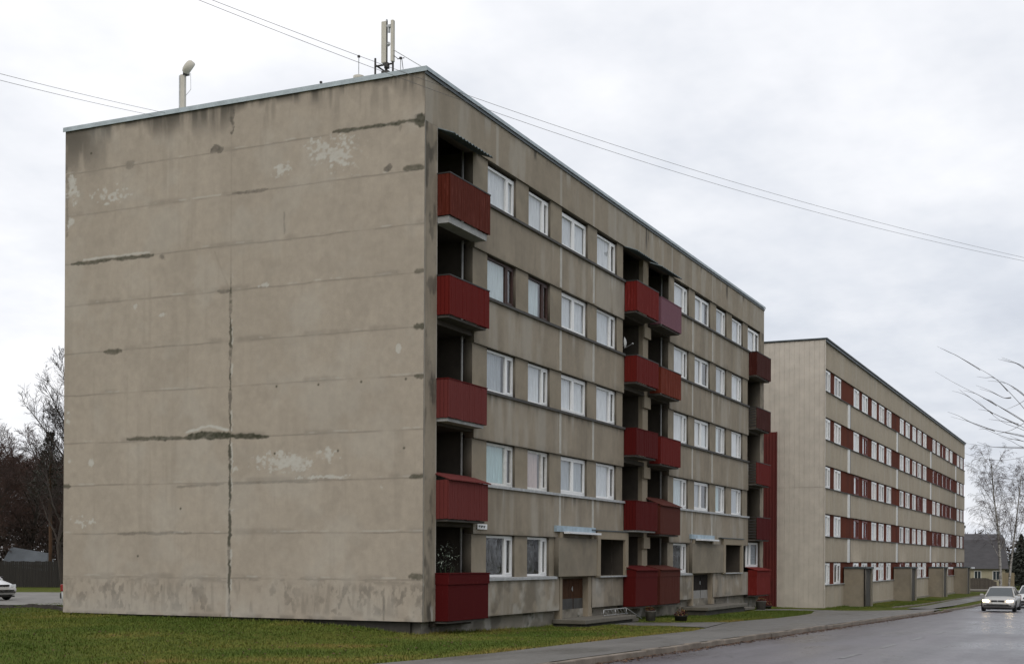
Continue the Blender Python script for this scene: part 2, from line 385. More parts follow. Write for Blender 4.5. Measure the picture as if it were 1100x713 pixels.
def paint_band(A, Z, seed):
    z0, z1 = Z.min(), Z.max(); s = seed*13+300
    d = .16*sst(.4, .75, fbm(A, Z, 1.1, .5, s))+.12*sst(.5, .75, fbm(A, Z, 4., .3, s+1))
    drip = sst(.48, .72, fbm(A, Z*.0, 2.6, 1, s+2))
    d = np.maximum(d, .60*drip*sst(.55, 0, z1-Z)*sst(.35, .7, fbm(A, Z, 5, .8, s+3)))
    d = np.maximum(d, .55*sst(.16, 0, z1-Z)*sst(.3, .6, fbm(A, Z, 3, 3, s+4)))
    d = np.maximum(d, .32*sst(.35, 0, Z-z0)*sst(.35, .7, fbm(A, Z, 2.2, 1.2, s+5)))
    d = np.maximum(d, .45*sst(.07, 0, Z-z0))
    p = .25*sst(.5, .75, fbm(A, Z, 1.6, .35, s+6))+.35*sst(.66, .75, fbm(A, Z, 2.5, .25, s+7))*sst(.9, .1, z1-Z)
    return d, p, np.zeros_like(A)
def paint_far(A, Z, seed):
    d, p, m = paint_band(A, Z*.4, seed); z0, z1 = Z.min(), Z.max()
    d = .45*d; d = np.maximum(d, .40*sst(.45, 0, z1-Z)*sst(.4, .7, fbm(A, Z, .9, .7, seed+5)))
    return d, p*.6, m
def paint_parapet(A, Z, seed):
    d, p, m = paint_band(A, Z, seed); z1 = Z.max()
    d *= .6
    for x, w, h in ((7.45, .22, .55), (18.45, .20, 1.25), (18.7, .1, .8), (30.3, .28, 1.0), (33.3, .22, .5), (26.0, .15, .5), (12.7, .12, .3)):
        d = np.maximum(d, .80*sst(h, h*.45, z1-Z)*(1-sst(w*.3, w*.7, abs(A-x+.12*(fbm(A, Z, 2, 2, 402)-.5)))))
    d = np.maximum(d, .35*sst(.5, 0, z1-Z)*sst(.45, .7, fbm(A, Z, 1.5, .6, 401)))
    for x in (9.63, 12.69, 24.75, 27.85, 4.6, 14.9, 21.8):
        p = np.maximum(p, .35*(1-sst(.05, .14, abs(A-x))))
    return d, p, m
def paint_low(A, Z, seed):
    d, p, m = paint_band(A, Z, seed); s = seed*7+500
    d = np.maximum(d, .45*sst(.42, .66, fbm(A, Z, 1.3, 1.6, s))); p = np.maximum(p, .40*sst(.5, .72, fbm(A, Z, 2., 1.6, s+1, 5)))
    return d, p, m
def paint_plinth(A, Z, seed):
    s = seed*7+600
    d = .5*sst(.4, .65, fbm(A, Z, 1., 1.5, s)); m = .9*sst(.46, .6, fbm(A, Z, 1.5, 3, s+2)-.35*sst(Z.min(), Z.min()+.55, Z)+.1)
    return d, .4*sst(.5, .7, fbm(A, Z, 2, 2, s+1)), m
def paint_pier(A, Z, seed):
    s = seed*5+700
    d = .22*sst(.4, .7, fbm(A+seed, Z, 1.5, 1.2, s))+.35*sst(.2, 0, Z.max()-Z); return d, .1*fbm(A+seed, Z, 2, 2, s+1), np.zeros_like(A)
def paint_pillar(A, Z, seed):
    d = .30*sst(.4, .7, fbm(A, Z, 3., .6, 801))+.5*sst(.52, .68, fbm(A, Z, 2.5, 1.4, 803))+.4*sst(.9, .2, 15-Z)*fbm(A, Z, 4, 1, 805)
    d = np.maximum(d, .55*(1-sst(.02, .09, A-A.min()))*sst(.45, .6, fbm(A, Z, 1, 1.2, 807)))
    p = .8*sst(.60, .70, fbm(A, Z, 4, 1.2, 809))*sst(3.0, .3, Z)
    for x in (.02, .73): p = np.maximum(p, .35*(1-sst(.02, .05, abs(A-x))))
    return d, p, np.zeros_like(A)

# ------------------------------------------------------------------ windows
def window(parent, x0, x1, z0, z1, y, split=None, narrow_sash=True, frame='pvc', curtain=None, cover=1., glass='glass', label=None, fw=.07, recess_top=.0):
    """frame mesh (part) with glass and curtain sub-parts; y = outer face of the frame"""
    f = MB(); fm = M[frame]; t = .07
    f.box(x0, x1, y, y+t, z0, z0+fw); f.box(x0, x1, y, y+t, z1-fw, z1)
    f.box(x0, x0+fw, y, y+t, z0+fw, z1-fw); f.box(x1-fw, x1, y, y+t, z0+fw, z1-fw)
    cells = [(x0+fw, x1-fw)]
    if split is not None:
        xs = x0+(x1-x0)*split; f.box(xs-.045, xs+.045, y-.004, y+t, z0+fw, z1-fw)
        cells = [(x0+fw, xs-.045), (xs+.045, x1-fw)]
        if narrow_sash:
            s = .055
            for (a, b) in (cells if narrow_sash == 'both' else cells[1:]):
                f.box(a, b, y-.012, y+.05, z0+fw, z0+fw+s); f.box(a, b, y-.012, y+.05, z1-fw-s, z1-fw)
                f.box(a, a+s, y-.012, y+.05, z0+fw+s, z1-fw-s); f.box(b-s, b, y-.012, y+.05, z0+fw+s, z1-fw-s)
    o = f.build('window', fm, parent)
    if label: o['label'] = label
    g = MB()
    for a, b in cells: g.quad((a, y+.035, z0+fw), (b, y+.035, z0+fw), (b, y+.035, z1-fw), (a, y+.035, z1-fw))
    g.build('pane', M[glass], o)
    if curtain:
        c = MB(); n = 26; w = (x1-x0-.1)*cover; zb = z0+.02
        pr = None
        ph = random.random()*6
        for i in range(n+1):
            x = x0+.05+w*i/n; yy = y+.095+.018*math.sin(i*1.9+ph)+.008*math.sin(i*4.1+ph)
            if pr: c.quad((pr[0], pr[1], zb), (x, yy, zb), (x, yy, z1-.02), (pr[0], pr[1], z1-.02))
            pr = (x, yy)
        c.build('curtain', M[curtain], o, smooth=True)
    return o

# ================================================================== near building
SK = [1.144+2.8*k for k in range(5)]; LK = [2.468+2.8*k for k in range(5)]
LEN, DEP, TOP = 37.53, 12.76, 15.06
A = empty('apartment_block', (0, 0, 0), label='five storey grey concrete apartment block in front, with blank cracked gable wall and red balconies', cat='apartment building')
panel('gable_wall', 'y', 0.006, DEP, 0., TOP-.02, 0., .30, M['gable'], A, .026, paint_gable)
# far end, back and interior walls
MB().box(LEN-.3, LEN, .3, DEP, -.9, TOP-.02).build('end_wall', M['facade'], A)
b = MB(); b.box(.302, LEN-.302, DEP-.3, DEP-.002, -.2, TOP-.02); b.build('rear_wall', M['facade'], A)
# front pillar strips at both ends
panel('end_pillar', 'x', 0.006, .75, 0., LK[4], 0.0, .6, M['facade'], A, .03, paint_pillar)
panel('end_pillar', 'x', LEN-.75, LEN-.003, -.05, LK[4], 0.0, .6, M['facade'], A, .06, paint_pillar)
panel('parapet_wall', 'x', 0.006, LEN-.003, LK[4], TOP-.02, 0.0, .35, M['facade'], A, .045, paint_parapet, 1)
SEC = [(3.07, 15.92), (21.5, 34.42)]
JST = [(9.63, 12.69), (24.75, 27.85)]
for k in range(4):
    for si, (a, b_) in enumerate(SEC):
        z0, z1 = LK[k], SK[k+1]
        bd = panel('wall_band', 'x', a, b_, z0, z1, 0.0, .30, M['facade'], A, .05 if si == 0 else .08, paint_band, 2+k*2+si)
        for x in JST[si]:
            if k == 0 and False: continue
            MB().box(x-.09, x+.09, -.012, .0, z0+.03+random.random()*.02, z1-.05).build('joint_strip', M['joint'], bd)
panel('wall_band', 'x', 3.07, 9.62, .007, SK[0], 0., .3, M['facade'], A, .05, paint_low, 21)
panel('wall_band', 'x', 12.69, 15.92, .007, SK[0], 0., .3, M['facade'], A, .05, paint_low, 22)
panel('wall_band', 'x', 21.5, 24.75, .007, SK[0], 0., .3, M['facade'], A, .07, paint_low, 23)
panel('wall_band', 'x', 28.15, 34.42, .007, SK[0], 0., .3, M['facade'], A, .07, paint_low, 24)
# plinth
panel('plinth', 'x', .3, LEN-.1, -1.1, -.004, .22, .6, M['plinth'], A, .05, paint_plinth, 3)
MB().box(.2, .5, .5, DEP-.2, -.7, -.002).build('plinth', M['dark_step'], A)  # coloured dark to paint the shadow gap under the gable panels
# floor slabs and inner walls
s = MB()
for k in range(1, 5): s.box(.31, LEN-.31, 1.3, 3.2, 2.8*k-.22, 2.8*k-.02)
s.box(.31, LEN-.31, .36, DEP-.31, TOP-.30, TOP-.12)
s.box(.31, LEN-.31, 3.2, 3.3, -.9, TOP-.31)
for k in range(1, 5):
    for a, b_ in SEC: s.box(a+.02, b_-.02, .302, 1.3, 2.8*k-.20, 2.8*k-.04)
for x in (6.6, 9.25, 12.7, 24.75, 28.1, 31.0): s.box(x-.06, x+.06, .42, 3.2, -.9, TOP-.32)
s.build('interior_wall', M['interior'], A)
# piers between the windows
WX = [(4.06, 6.11), (7.08, 8.86), (9.85, 12.26), (13.17, 15.27)]
WL = WX; WR = [(LEN-b_, LEN-a) for a, b_ in WX][::-1]
def piers(sec, wins, k):
    xs = [sec[0]]+[q for w in wins for q in w]+[sec[1]]
    for i in range(0, len(xs), 2):
        if xs[i+1]-xs[i] > .05:
            panel('pier', 'x', xs[i], xs[i+1], SK[k]+.002, LK[k]-.002, .06, .40, M['pier'], A, .08, paint_pier, k*9+i)
CUR = {  # (section, window, floor): (frame, curtain, cover)
 (0,0,4): ('pvc', 'c_white', .98), (0,1,4): ('pvc', 'c_white', .93), (0,2,4): ('pvc', 'c_white', 1.), (0,3,4): ('pvc', 'c_white', .90),
 (0,0,3): ('wood_brown', 'c_teal2', .72), (0,1,3): ('wood_brown', 'c_teal2', .62), (0,2,3): ('pvc', 'c_white', 1.), (0,3,3): ('pvc', 'c_white', .74),
 (0,0,2): ('pvc', 'c_grey', .66), (0,1,2): ('pvc', 'c_white', .68), (0,2,2): ('pvc', 'c_white', 1.), (0,3,2): ('pvc', 'c_white', .95),
 (0,0,1): ('pvc_old', 'c_teal', .78), (0,1,1): ('pvc_old', 'c_pink', .68), (0,2,1): ('pvc', 'c_grey', 1.), (0,3,1): ('pvc', 'c_white', .76),
 (0,0,0): ('pvc', 'c_dark_room', .7), (0,1,0): ('pvc', 'c_dark_room', .5),
 (1,0,4): ('pvc', 'c_white', 1.), (1,1,4): ('pvc', 'c_white', .85), (1,2,4): ('pvc', 'c_grey', .8), (1,3,4): ('pvc', 'c_white', .8),
 (1,0,3): ('pvc', 'c_white', .8), (1,1,3): ('pvc', 'c_white', .7), (1,2,3): ('pvc', 'c_grey', .9), (1,3,3): ('pvc', 'c_white', 1.),
 (1,0,2): ('pvc', 'c_white', .95), (1,1,2): ('pvc', 'c_white', 1.), (1,2,2): ('pvc', 'c_teal2', .6), (1,3,2): ('pvc', 'c_white', .85),
 (1,0,1): ('pvc', 'c_teal2', .7), (1,1,1): ('pvc', 'c_grey', .55), (1,2,1): ('pvc', 'c_teal', .6), (1,3,1): ('pvc', 'c_grey', .8),
 (1,0,0): ('pvc', 'c_dark_room', .8)}
for k in range(5):
    for si in (0, 1):
        wins = (WL, WR)[si]; sec = SEC[si]
        if k == 0: wins = wins[:2] if si == 0 else wins[:1]; sec = (sec[0], 9.3) if si == 0 else (sec[0], 24.7)
        piers(sec, wins, k)
        for wi, (a, b_) in enumerate(wins):
            fr, cu, cv = CUR.get((si, wi, k), ('pvc', random.choice(['c_white', 'c_white', 'c_grey', 'c_white']), random.choice([.8, .9, 1.])))
            two = (si == 0 and wi == 2) or (si == 1 and wi == 1)
            z1 = LK[k]-(.10 if k == 4 else .03)
            window(A, a+.012, b_-.012, SK[k]+.035, z1, .14, .5 if two else .73, 'both' if two else True, fr, cu, cv,
                   label='brown wooden framed window' if fr == 'wood_brown' else None)
        # sill strip along the band
        a, b_ = sec; sm = M['sill_light'] if k < 2 else M['sill_dark']
        sl = MB(); sl.hexa([(a, -.07, SK[k]-.015), (b_, -.07, SK[k]-.015), (b_, .145, SK[k]+.003), (a, .145, SK[k]+.003),
                            (a, -.07, SK[k]+.008), (b_, -.07, SK[k]+.008), (b_, .145, SK[k]+.03), (a, .145, SK[k]+.03)])
        sl.box(a, b_, -.071, -.055, SK[k]-.075, SK[k]-.016)
        sl.build('window_sill', sm, A)
# glazed bay at the top and bottom of the right-hand loggia
window(A, 34.46, 36.75, SK[4]+.03, LK[4]-.10, .10, .62, 'both', 'pvc', 'c_white', .9)
window(A, 34.46, 36.75, SK[0]+.25, LK[0]+.20, .10, .30, 'both', 'pvc', 'c_grey', .95)
# coping
cp = MB(); cp.box(-.06, LEN+.05, -.07, DEP+.05, TOP, TOP+.05)
cp.box(-.062, -.045, -.072, DEP+.05, TOP-.085, TOP-.001); cp.box(-.044, LEN+.05, -.072, -.056, TOP-.055, TOP-.001)
cp.build('roof_coping', M['coping'], A)
MB().box(-.03, LEN+.02, -.04, -.004, TOP-.15, TOP-.058).build('coping_dark_strip', M['coping_dark'], A)  # dark metal strip under the front edge of the coping

# loggias: side walls, floors, back wall with glazed door
LOG = [(.75, 3.07), (15.92, 18.43), (19.07, 21.5), (34.42, LEN-.75)]
for li, (a, b_) in enumerate(LOG):
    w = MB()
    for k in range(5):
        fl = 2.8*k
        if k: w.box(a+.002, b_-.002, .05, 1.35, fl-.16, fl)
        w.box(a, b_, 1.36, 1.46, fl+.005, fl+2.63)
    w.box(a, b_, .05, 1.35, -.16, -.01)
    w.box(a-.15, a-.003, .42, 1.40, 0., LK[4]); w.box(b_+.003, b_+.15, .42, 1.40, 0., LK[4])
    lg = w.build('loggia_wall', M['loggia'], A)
    for k in range(5):
        if li == 3 and k in (0, 4): continue
        fl = 2.8*k
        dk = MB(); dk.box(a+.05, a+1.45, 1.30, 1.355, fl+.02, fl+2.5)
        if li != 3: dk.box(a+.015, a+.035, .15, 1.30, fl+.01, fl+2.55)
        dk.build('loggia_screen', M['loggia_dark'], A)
    if li in (0, 2):
        MB().tube([(b_-.16, .32, -.1), (b_-.16, .32, LK[4])], .035, 8).build('drain_pipe', M['pipe'], A, True)
# centre pier between the two loggia columns
cpz = MB(); cpz.box(18.432, 19.068, .12, .30, -.1, LK[4]-.002); cpz.build('centre_pier', M['pier'], A); MB().box(18.44, 19.06, .302, 1.35, -.1, LK[4]-.002).build('loggia_wall', M['loggia'], A)
for k in range(1, 5): MB().box(18.36, 19.14, .02, .118, 2.8*k-.62, 2.8*k-.17).build('pier_bracket', M['pier'], A)

def balcony(x0, x1, d, zb, zt, red, slab=None, lid=None, boards=True, side='same', top='rail_dark', slabdz=.07, y0=0.):
    p = MB(); w = .115; t = .022; yo = y0-d
    def brd(a, b2, along):
        n = max(1, int(round((b2-a)/w))); q = (b2-a)/n
        for i in range(n):
            j = random.uniform(-.004, .004) if boards else 0; dz = random.uniform(-.008, .008) if boards else 0
            g = .005 if boards else -.0
            if along == 'x': p.box(a+i*q+g, a+(i+1)*q-g, yo+j, yo+t+j, zb+dz, zt-.012+dz)
            else: p.box(side_x+j, side_x+t+j, a+i*q+g, a+(i+1)*q-g, zb+dz, zt-.012+dz)
    if boards: brd(x0, x1, 'x')
    else: p.box(x0, x1, yo, yo+t, zb, zt-.012)
    sides = MB()
    for side_x in (x0-.001, x1-t+.001):
        if side == 'rails' and side_x < x0+.5: continue
        if boards: brd(yo+t+.004, y0+.0, 'y')
        else: p.box(side_x, side_x+t, yo+t, y0, zb, zt-.012)
    p.box(x0+.03, x1-.03, yo+t+.004, yo+t+.012, zb+.02, zt-.03)         # backing
    if side != 'rails': p.box(x0+t+.004, x0+t+.012, yo+t+.014, y0, zb+.02, zt-.03)
    o = p.build('balcony', M['r_'+red], A)
    r = MB(); r.box(x0-.015, x1+.015, yo-.012, yo+.05, zt-.011, zt+.022); r.box(x0-.015, x0+.05, yo+.051, y0+.02, zt-.011, zt+.022)
    r.box(x1-.05, x1+.015, yo+.051, y0+.02, zt-.011, zt+.022)
    if side == 'rails':
        for i in range(7): r.box(x0, x0+.02, yo+.05, y0, zb+.08+i*.14, zb+.15+i*.14)
    if lid is None: r.build('handrail', M[top], o)
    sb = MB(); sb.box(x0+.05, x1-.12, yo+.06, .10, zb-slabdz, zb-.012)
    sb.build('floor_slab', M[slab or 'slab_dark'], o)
    if lid == 'slope':
        l = MB(); h0, h1 = zt-.02, zt+(.20 if y0-d < -.49 or x0 < 5 else .34); ys = y0+(.18 if x0 < 5 else .30)
        l.hexa([(x0-.03, yo-.07, h0), (x1+.06, yo-.07, h0), (x1+.06, ys, h1), (x0-.03, ys, h1),
                (x0-.03, yo-.07, h0+.03), (x1+.06, yo-.07, h0+.03), (x1+.06, ys, h1+.03), (x0-.03, ys, h1+.03)])
        l.build('lid', M['r_'+red], o)
    if lid == 'box':
        l = MB(); l.box(x0-.02, x1+.02, yo-.03, y0-.002, zt-.30, zt-.012); l.box(x0-.035, x1+.035, yo-.045, y0+.02, zt-.011, zt+.02)
        l.build('lid', M['r_'+red], o)
    if lid == 'roof':
        l = MB(); h0, h1 = zt-.05, zt+.12; ys = y0+.15
        l.hexa([(x0-.03, yo-.08, h0), (x1+.03, yo-.08, h0), (x1+.03, ys, h1), (x0-.03, ys, h1),
                (x0-.03, yo-.08, h0+.03), (x1+.03, yo-.08, h0+.03), (x1+.03, ys, h1+.03), (x0-.03, ys, h1+.03)])
        l.box(x0-.012, x1+.012, yo-.015, y0-.003, zt-.30, zt-.06); l.build('lid', M['r_'+red], o)
    return o
F5 = [2.8*k for k in range(5)]
xl, xr = .73, 3.30
balcony(xl, xr, .40, 11.22, 12.38, 'worn', 'slab', slabdz=.20); balcony(xl, xr-.03, .40, 8.47, 9.56, 'red')
balcony(xl, xr-.12, .38, 5.63, 6.70, 'maroon', 'slab', top='r_dark', slabdz=.10); balcony(xl, xr-.06, .40, 2.83, 3.92, 'maroon', lid='slope')
balcony(xl, xr-.02, .40, .00, 1.31, 'deep', lid='box', boards=False)
c1, c2, c3, c4 = 15.95, 18.60, 18.93, 21.60
balcony(c1, c2-.05, .50, 11.20, 12.33, 'bright'); balcony(c3, c4, .48, 11.17, 12.24, 'mauve', boards=False, top='r_mauve')
balcony(c1, c2-.05, .50, 8.50, 9.50, 'red'); balcony(c3, c4, .48, 8.40, 9.46, 'orange')
balcony(c1, c2-.08, .50, 5.72, 6.72, 'dark', top='r_dark'); balcony(c3, c4-.03, .48, 5.58, 6.66, 'red', top='r_dark')
balcony(c1, c2-.08, .50, 2.86, 3.96, 'dark', 'slab', top='r_dark'); balcony(c3, c4-.05, .48, 2.76, 3.92, 'dull', lid='slope', boards=False)
balcony(c1, c2-.08, .50, -.05, 1.36, 'dark', lid='roof', boards=False); balcony(c3, c4-.05, .48, -.06, 1.36, 'dull', lid='roof')
e1, e2 = 34.44, 37.36
balcony(e1, e2, .42, 11.12, 12.30, 'brown', top='rail_dark'); balcony(e1, e2, .42, 8.45, 9.50, 'brown', side='rails')
balcony(e1, e2, .42, 5.62, 6.72, 'red', side='rails'); balcony(e1, e2-.1, .45, 2.80, 3.92, 'deep', side='rails')
balcony(e1, e2-.1, .45, -.03, 1.25, 'bright', lid='roof', boards=False)
# corrugated awnings over the top loggias
def awning(x0, x1):
    m = MB(); n = 60; pr = None
    for i in range(n+1):
        x = x0+(x1-x0)*i/n; dz = .022*math.sin(i*1.35)
        if pr: m.hexa([(pr[0], -.50, 13.46+pr[1]), (x, -.50, 13.46+dz), (x, .03, 13.66+dz), (pr[0], .03, 13.66+pr[1]),
                       (pr[0], -.50, 13.475+pr[1]), (x, -.50, 13.475+dz), (x, .03, 13.675+dz), (pr[0], .03, 13.675+pr[1])])
        pr = (x, dz)
    m.build('awning', M['asbestos'], A)
awning(.76, 3.28); awning(15.95, 18.5); awning(18.95, 21.6)

# entrances
def entrance(xp0, xp1, xf1, dx0, dx1, cx0, cx1, doormat, kickmat, lab):
    po = panel('porch_panel', 'x', xp0, xp1, 1.15, 2.46, -.11, .25, M['porch'], A, .06, paint_pier, 77)
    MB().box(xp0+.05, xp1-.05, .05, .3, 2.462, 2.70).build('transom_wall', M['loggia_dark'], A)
    fr = MB(); x0, x1 = xp1+.003, xf1
    fr.box(x0, x0+.34, -.13, -.03, 1.14, 2.47); fr.box(x1-.33, x1, -.13, -.03, 1.14, 2.47)
    fr.box(x0, x1, -.13, .03, 2.472, 2.76); fr.box(x0, x1, -.11, .42, 1.09, 1.138)
    f = fr.build('porch_frame', M['pier'], A)
    lp = MB(); lp.box(x0-.5, x1+.05, -.16, .02, 2.762, 2.80); lp.build('frame_capping', M['coping_dark'], f)
    sl = MB(); sl.box(x0+.3, x1-.2, -.15, -.112, 1.085, 1.135); sl.build('frame_sill', M['sill_light'], f)
    dk = MB(); dk.box(x0+.2, x1-.2, 1.2, 1.3, .9, 3.0); dk.box(x0-.1, x1+.1, .43, 1.3, .98, 1.08); dk.box(x0-.1, x1+.1, .43, 1.3, 2.6, 2.7)
    dk.box(x0+.05, x0+.3, -.028, 1.2, 1.142, 2.6); dk.box(x1-.29, x1-.03, -.028, 1.2, 1.142, 2.6)
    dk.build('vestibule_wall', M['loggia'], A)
    # canopy
    c = MB(); c.box(cx0, cx1, -.10, .0, 2.66, 2.86); cn = c.build('canopy', M['canopy'], A)
    MB().box(cx0+.62, cx1-.05, -.34, -.101, 2.60, 2.67).build('canopy_ledge', M['white_metal'], cn)
    c = MB(); c.box(cx0+.35, cx0+.6, -.08, .1, 2.46, 2.655); c.box(cx1-.35, cx1-.1, -.08, .1, 2.46, 2.655); c.build('canopy_bracket', M['pier'], cn)
    # door alcove
    w = MB(); w.box(dx0-.42, dx0-.2, .02, .9, -.3, 1.14); w.box(dx1+.04, dx1+.42, .03, .9, -.3, 1.14); w.box(dx0-.2, dx1+.2, .3, .9, 1.05, 1.14)
    w.build('door_reveal', M['pier'], A)
    mid = (dx0+dx1)/2+.2
    for (a, b_) in ((dx0-.2, mid-.012), (mid+.012, dx1+.04)):
        d = MB(); d.box(a, b_, .24, .29, -.27, 1.05); dr = d.build('door', doormat, A, bevel=.006)
        n = MB()
        for i in range(4): n.box(a+.06+(b_-a-.12)*i/4+.01, a+.06+(b_-a-.12)*(i+1)/4-.01, .228, .239, .44, 1.0)
        n.build('door_board', doormat, dr)
        MB().box(a+.03, b_-.03, .226, .239, -.25, .36).build('kick_plate', kickmat, dr)
    h = MB().tube([(mid-.14, .20, .62), (mid-.14, .20, .78)], .016, 8); h.box(mid-.165, mid-.115, .205, .24, .66, .74); h.build('door_handle', M['steel'], dr)
    return f
entrance(9.30, 12.86, 16.15, 10.15, 12.32, 9.15, 12.75, M['door_brown'], M['kick'], 0)
entrance(24.50, 29.50, 33.05, 25.3, 28.0, 24.4, 28.0, M['door_dark'], M['door_grey'], 1)
def steps(x0, x1, zt, x2, zl):
    m = MB(); m.box(x0, x1, -1.0, .21, zt-.14, zt); m.build('entrance_step', M['step'], A, bevel=.015)
    m = MB(); m.box(x1+.004, x2, -.85, .18, zl-.12, zl); m.build('entrance_step', M['step'], A, bevel=.015)
    m = MB(); m.box(x0+.1, x1-.1, -.85, .205, zt-.8, zt-.142); m.build('step_base', M['dark_step'], A)
steps(9.5, 14.6, -.30, 15.3, -.45); steps(23.9, 30.6, -.32, 32.6, -.55)
# zig-zag railing on the first step (separate piece of ironwork)
rl = empty('step_railing', (14.0, -.55, -.30), label='low grey zigzag metal railing on the step beside the brown entrance door', cat='railing')
m = MB(); z0, z1 = .04, .24; xa, xb = -1.6, .75
m.tube([(xa, 0, z1), (xb, 0, z1), (xb+.75, -.35, -.18)], .018, 8); m.tube([(xa, 0, z0), (xb+.2, 0, z0)], .014, 8)
m.build('handrail', M['pipe'], rl, True)
m = MB()
for i in range(7): m.tube([(xa+.05+i*.33, 0, z1), (xa+.30+i*.33, -.01, z0)], .011, 6)
m.build('zigzag_bar', M['pipe'], rl, True)
m = MB()
for x in (xa, xa+1.2, xb): m.tube([(x, 0, .0), (x, 0, z1)], .016, 8)
m.build('post', M['steel'], rl, True)

# street name plate
sg = empty('street_sign', (3.27, -.03, 2.60), label='small white street name plate on the wall under the second floor balcony', cat='sign')
MB().box(.0, .66, -.012, .0, 0., .16).build('plate', M['pvc'], sg, bevel=.004)
m = MB(); x = .10
for i in range(7):
    w = random.uniform(.04, .055); m.box(x, x+.012, -.016, -.013, .045, .115); m.box(x+.013, x+w, -.016, -.013, random.choice([.045, .075, .103]), random.choice([.115]))
    x += w+.018
m.build('lettering', M['gasket'], sg)

# things standing in the loggias
pp = empty('potted_plant', (1.75, .18, 0.0), label='leafy pot plant with pale speckled leaves in the ground floor loggia at the corner', cat='pot plant')
MB().lathe([(.14, 0.0), (.19, .30), (.20, .32), (.17, .32), (.16, .28)], n=14).build('pot', M['r_dull'], pp, True)
m = MB(); rr = random.Random(3)
for i in range(170):
    th = rr.uniform(0, 6.28); ph = rr.uniform(-.5, 1.4); r0 = rr.uniform(.15, .62)
    c = np.array([r0*math.cos(th)*math.cos(ph)*1.1, r0*math.sin(th)*math.cos(ph)*.45, 1.62+r0*math.sin(ph)*1.0])
    d = np.array([rr.gauss(0, 1), rr.gauss(0, 1), rr.gauss(0, .6)]); d /= np.linalg.norm(d); e = np.cross(d, [0, 0, 1.]); s = rr.uniform(.035, .07)
    m.quad(c-d*s, c+e*s*.45, c+d*s, c-e*s*.45)
M['leaf_pale'] = simple('speckled_leaf', (.16, .22, .13), .45, .4, 12., c2=(.42, .46, .40)); M['leaf'] = simple('leaf', (.035, .065, .025), .6, .4, 8.)
m.build('foliage', M['leaf_pale'], pp)
m = MB()
for i in range(7):
    th = i*.9; m.tube([(0, 0, .25), (.06*math.cos(th), .05*math.sin(th), .8), (.28*math.cos(th), .2*math.sin(th), 1.5)], [.012, .009, .004], 5)
m.build('stem', M['leaf'], pp, True)
sd = empty('satellite_dish', (16.9, .35, 10.15), rz=R(15), label='small pale satellite dish inside the shaded centre loggia below the top floor', cat='satellite dish')
m = MB(); prof = [(.24*t/6, -.09*(1-(t/6)**2)) for t in range(1, 7)]
m.lathe(prof, n=20, axis='y'); m.build('dish', M['pvc_old'], sd, True)
MB().tube([(0, .0, -.1), (0, .25, -.18), (0, .95, -.18)], .02, 8).build('bracket', M['steel'], sd)
m = MB().tube([(0, -.02, -.2), (0, -.30, -.05)], .010, 6); m.lathe([(.03, -.36), (.035, -.30)], (0, 0, -.04), 8, 'y'); m.build('feed_arm', M['steel'], sd)

# ------------------------------------------------------------------ roof things
ant = empty('antenna_mast', (1.0, 1.75, TOP-.1), label='pair of tall pale cellular antenna panels on a frame at the roof corner', cat='antenna')
m = MB()
for y in (.42, -.16): m.tube([(0, y, .0), (0, y, 1.05)], .030, 8)
m.tube([(0, -.16, .82), (0, .42, .82)], .028, 8); m.tube([(0, -.16, .30), (0, .42, .30)], .028, 8); m.tube([(0, .42, .30), (.6, .42, .0)], .025, 8); m.tube([(0, .42, .86), (.5, .42, .86)], .025, 8)
m.tube([(0, .06, .0), (0, .06, 2.05)], .04, 8); m.box(-.09, .09, -.05, .17, .35, .62); m.box(-.05, .05, -.02, .10, .70, .86)
m.build('mounting_frame', M['rail_dark'], ant, True)
M['antenna'] = simple('antenna_grp', (.50, .47, .40), .5, .1, 2.)
for y, w in ((.12, .16), (-.15, .09)):
    m = MB(); m.box(-.06, .06, y-w/2, y+w/2, .86, 2.05); m.build('antenna_panel', M['antenna'], ant, bevel=.02)
m = MB(); m.box(-.05, .07, -.10, .03, 1.86, 1.93); m.box(-.04, .04, -.05, .0, 1.72, 1.86); m.lathe([(.02, -.04), (.07, 0), (.02, .04)], (-.02, -.02, 1.38), 10, 'x'); m.box(-.03, .03, .03, .06, 2.03, 2.10)
m.build('bracket', M['steel'], ant)
MB().tube([(0, -.18, 1.20), (0.1, -1.05, .62)], .012, 6).build('guy_strut', M['steel'], ant)
pts = [(0, -.17, 1.05), (0, -.32, .93), (0, -.45, .90), (0.02, -.48, .62)]
MB().tube(pts, .010, 5).build('cable', M['gasket'], ant)
v = empty('roof_vent', (1.1, 2.78, TOP-.1), label='short pale round vent pipe beside the antenna on the flat roof', cat='vent')
MB().lathe([(.13, 0), (.13, .54), (.16, .55), (.16, .66), (.05, .69)], n=18).build('pipe', M['antenna'], v, True)
def rod(y, h, lab, cross=False, x=1.0):
    r = empty('roof_rod', (x, y, TOP-.1), label=lab, cat='rod')
    MB().tube([(0, 0, 0), (0, 0, h)], .014, 6).build('shaft', M['steel'], r)
    m = MB(); m.box(-.03, .03, -.03, .03, h-.02, h+.04)
    if cross: m.tube([(0, -.12, h), (0, .10, h)], .012, 6)
    m.build('tip', M['rail_dark'], r); return r
rod(2.72, 1.18, 'thin upright rod between the round vent and the antenna panels'); rod(1.34, .92, 'thin rod with a short crossbar between antenna and roof corner', True)
rod(4.0, .62, 'tiny lone rod on the gable roof edge left of the vent')
ml = empty('floodlight_mast', (1.0, 8.98, TOP-.1), label='square post with a pale dish shaped lamp head near the left of the roof edge', cat='lamp post')
m = MB(); m.box(-.05, .05, -.06, .10, 0, 1.60); m.build('post', M['antenna'], ml, bevel=.01)
MB().box(-.045, .045, .104, .15, 0, 1.58).build('cable_duct', M['steel'], ml)
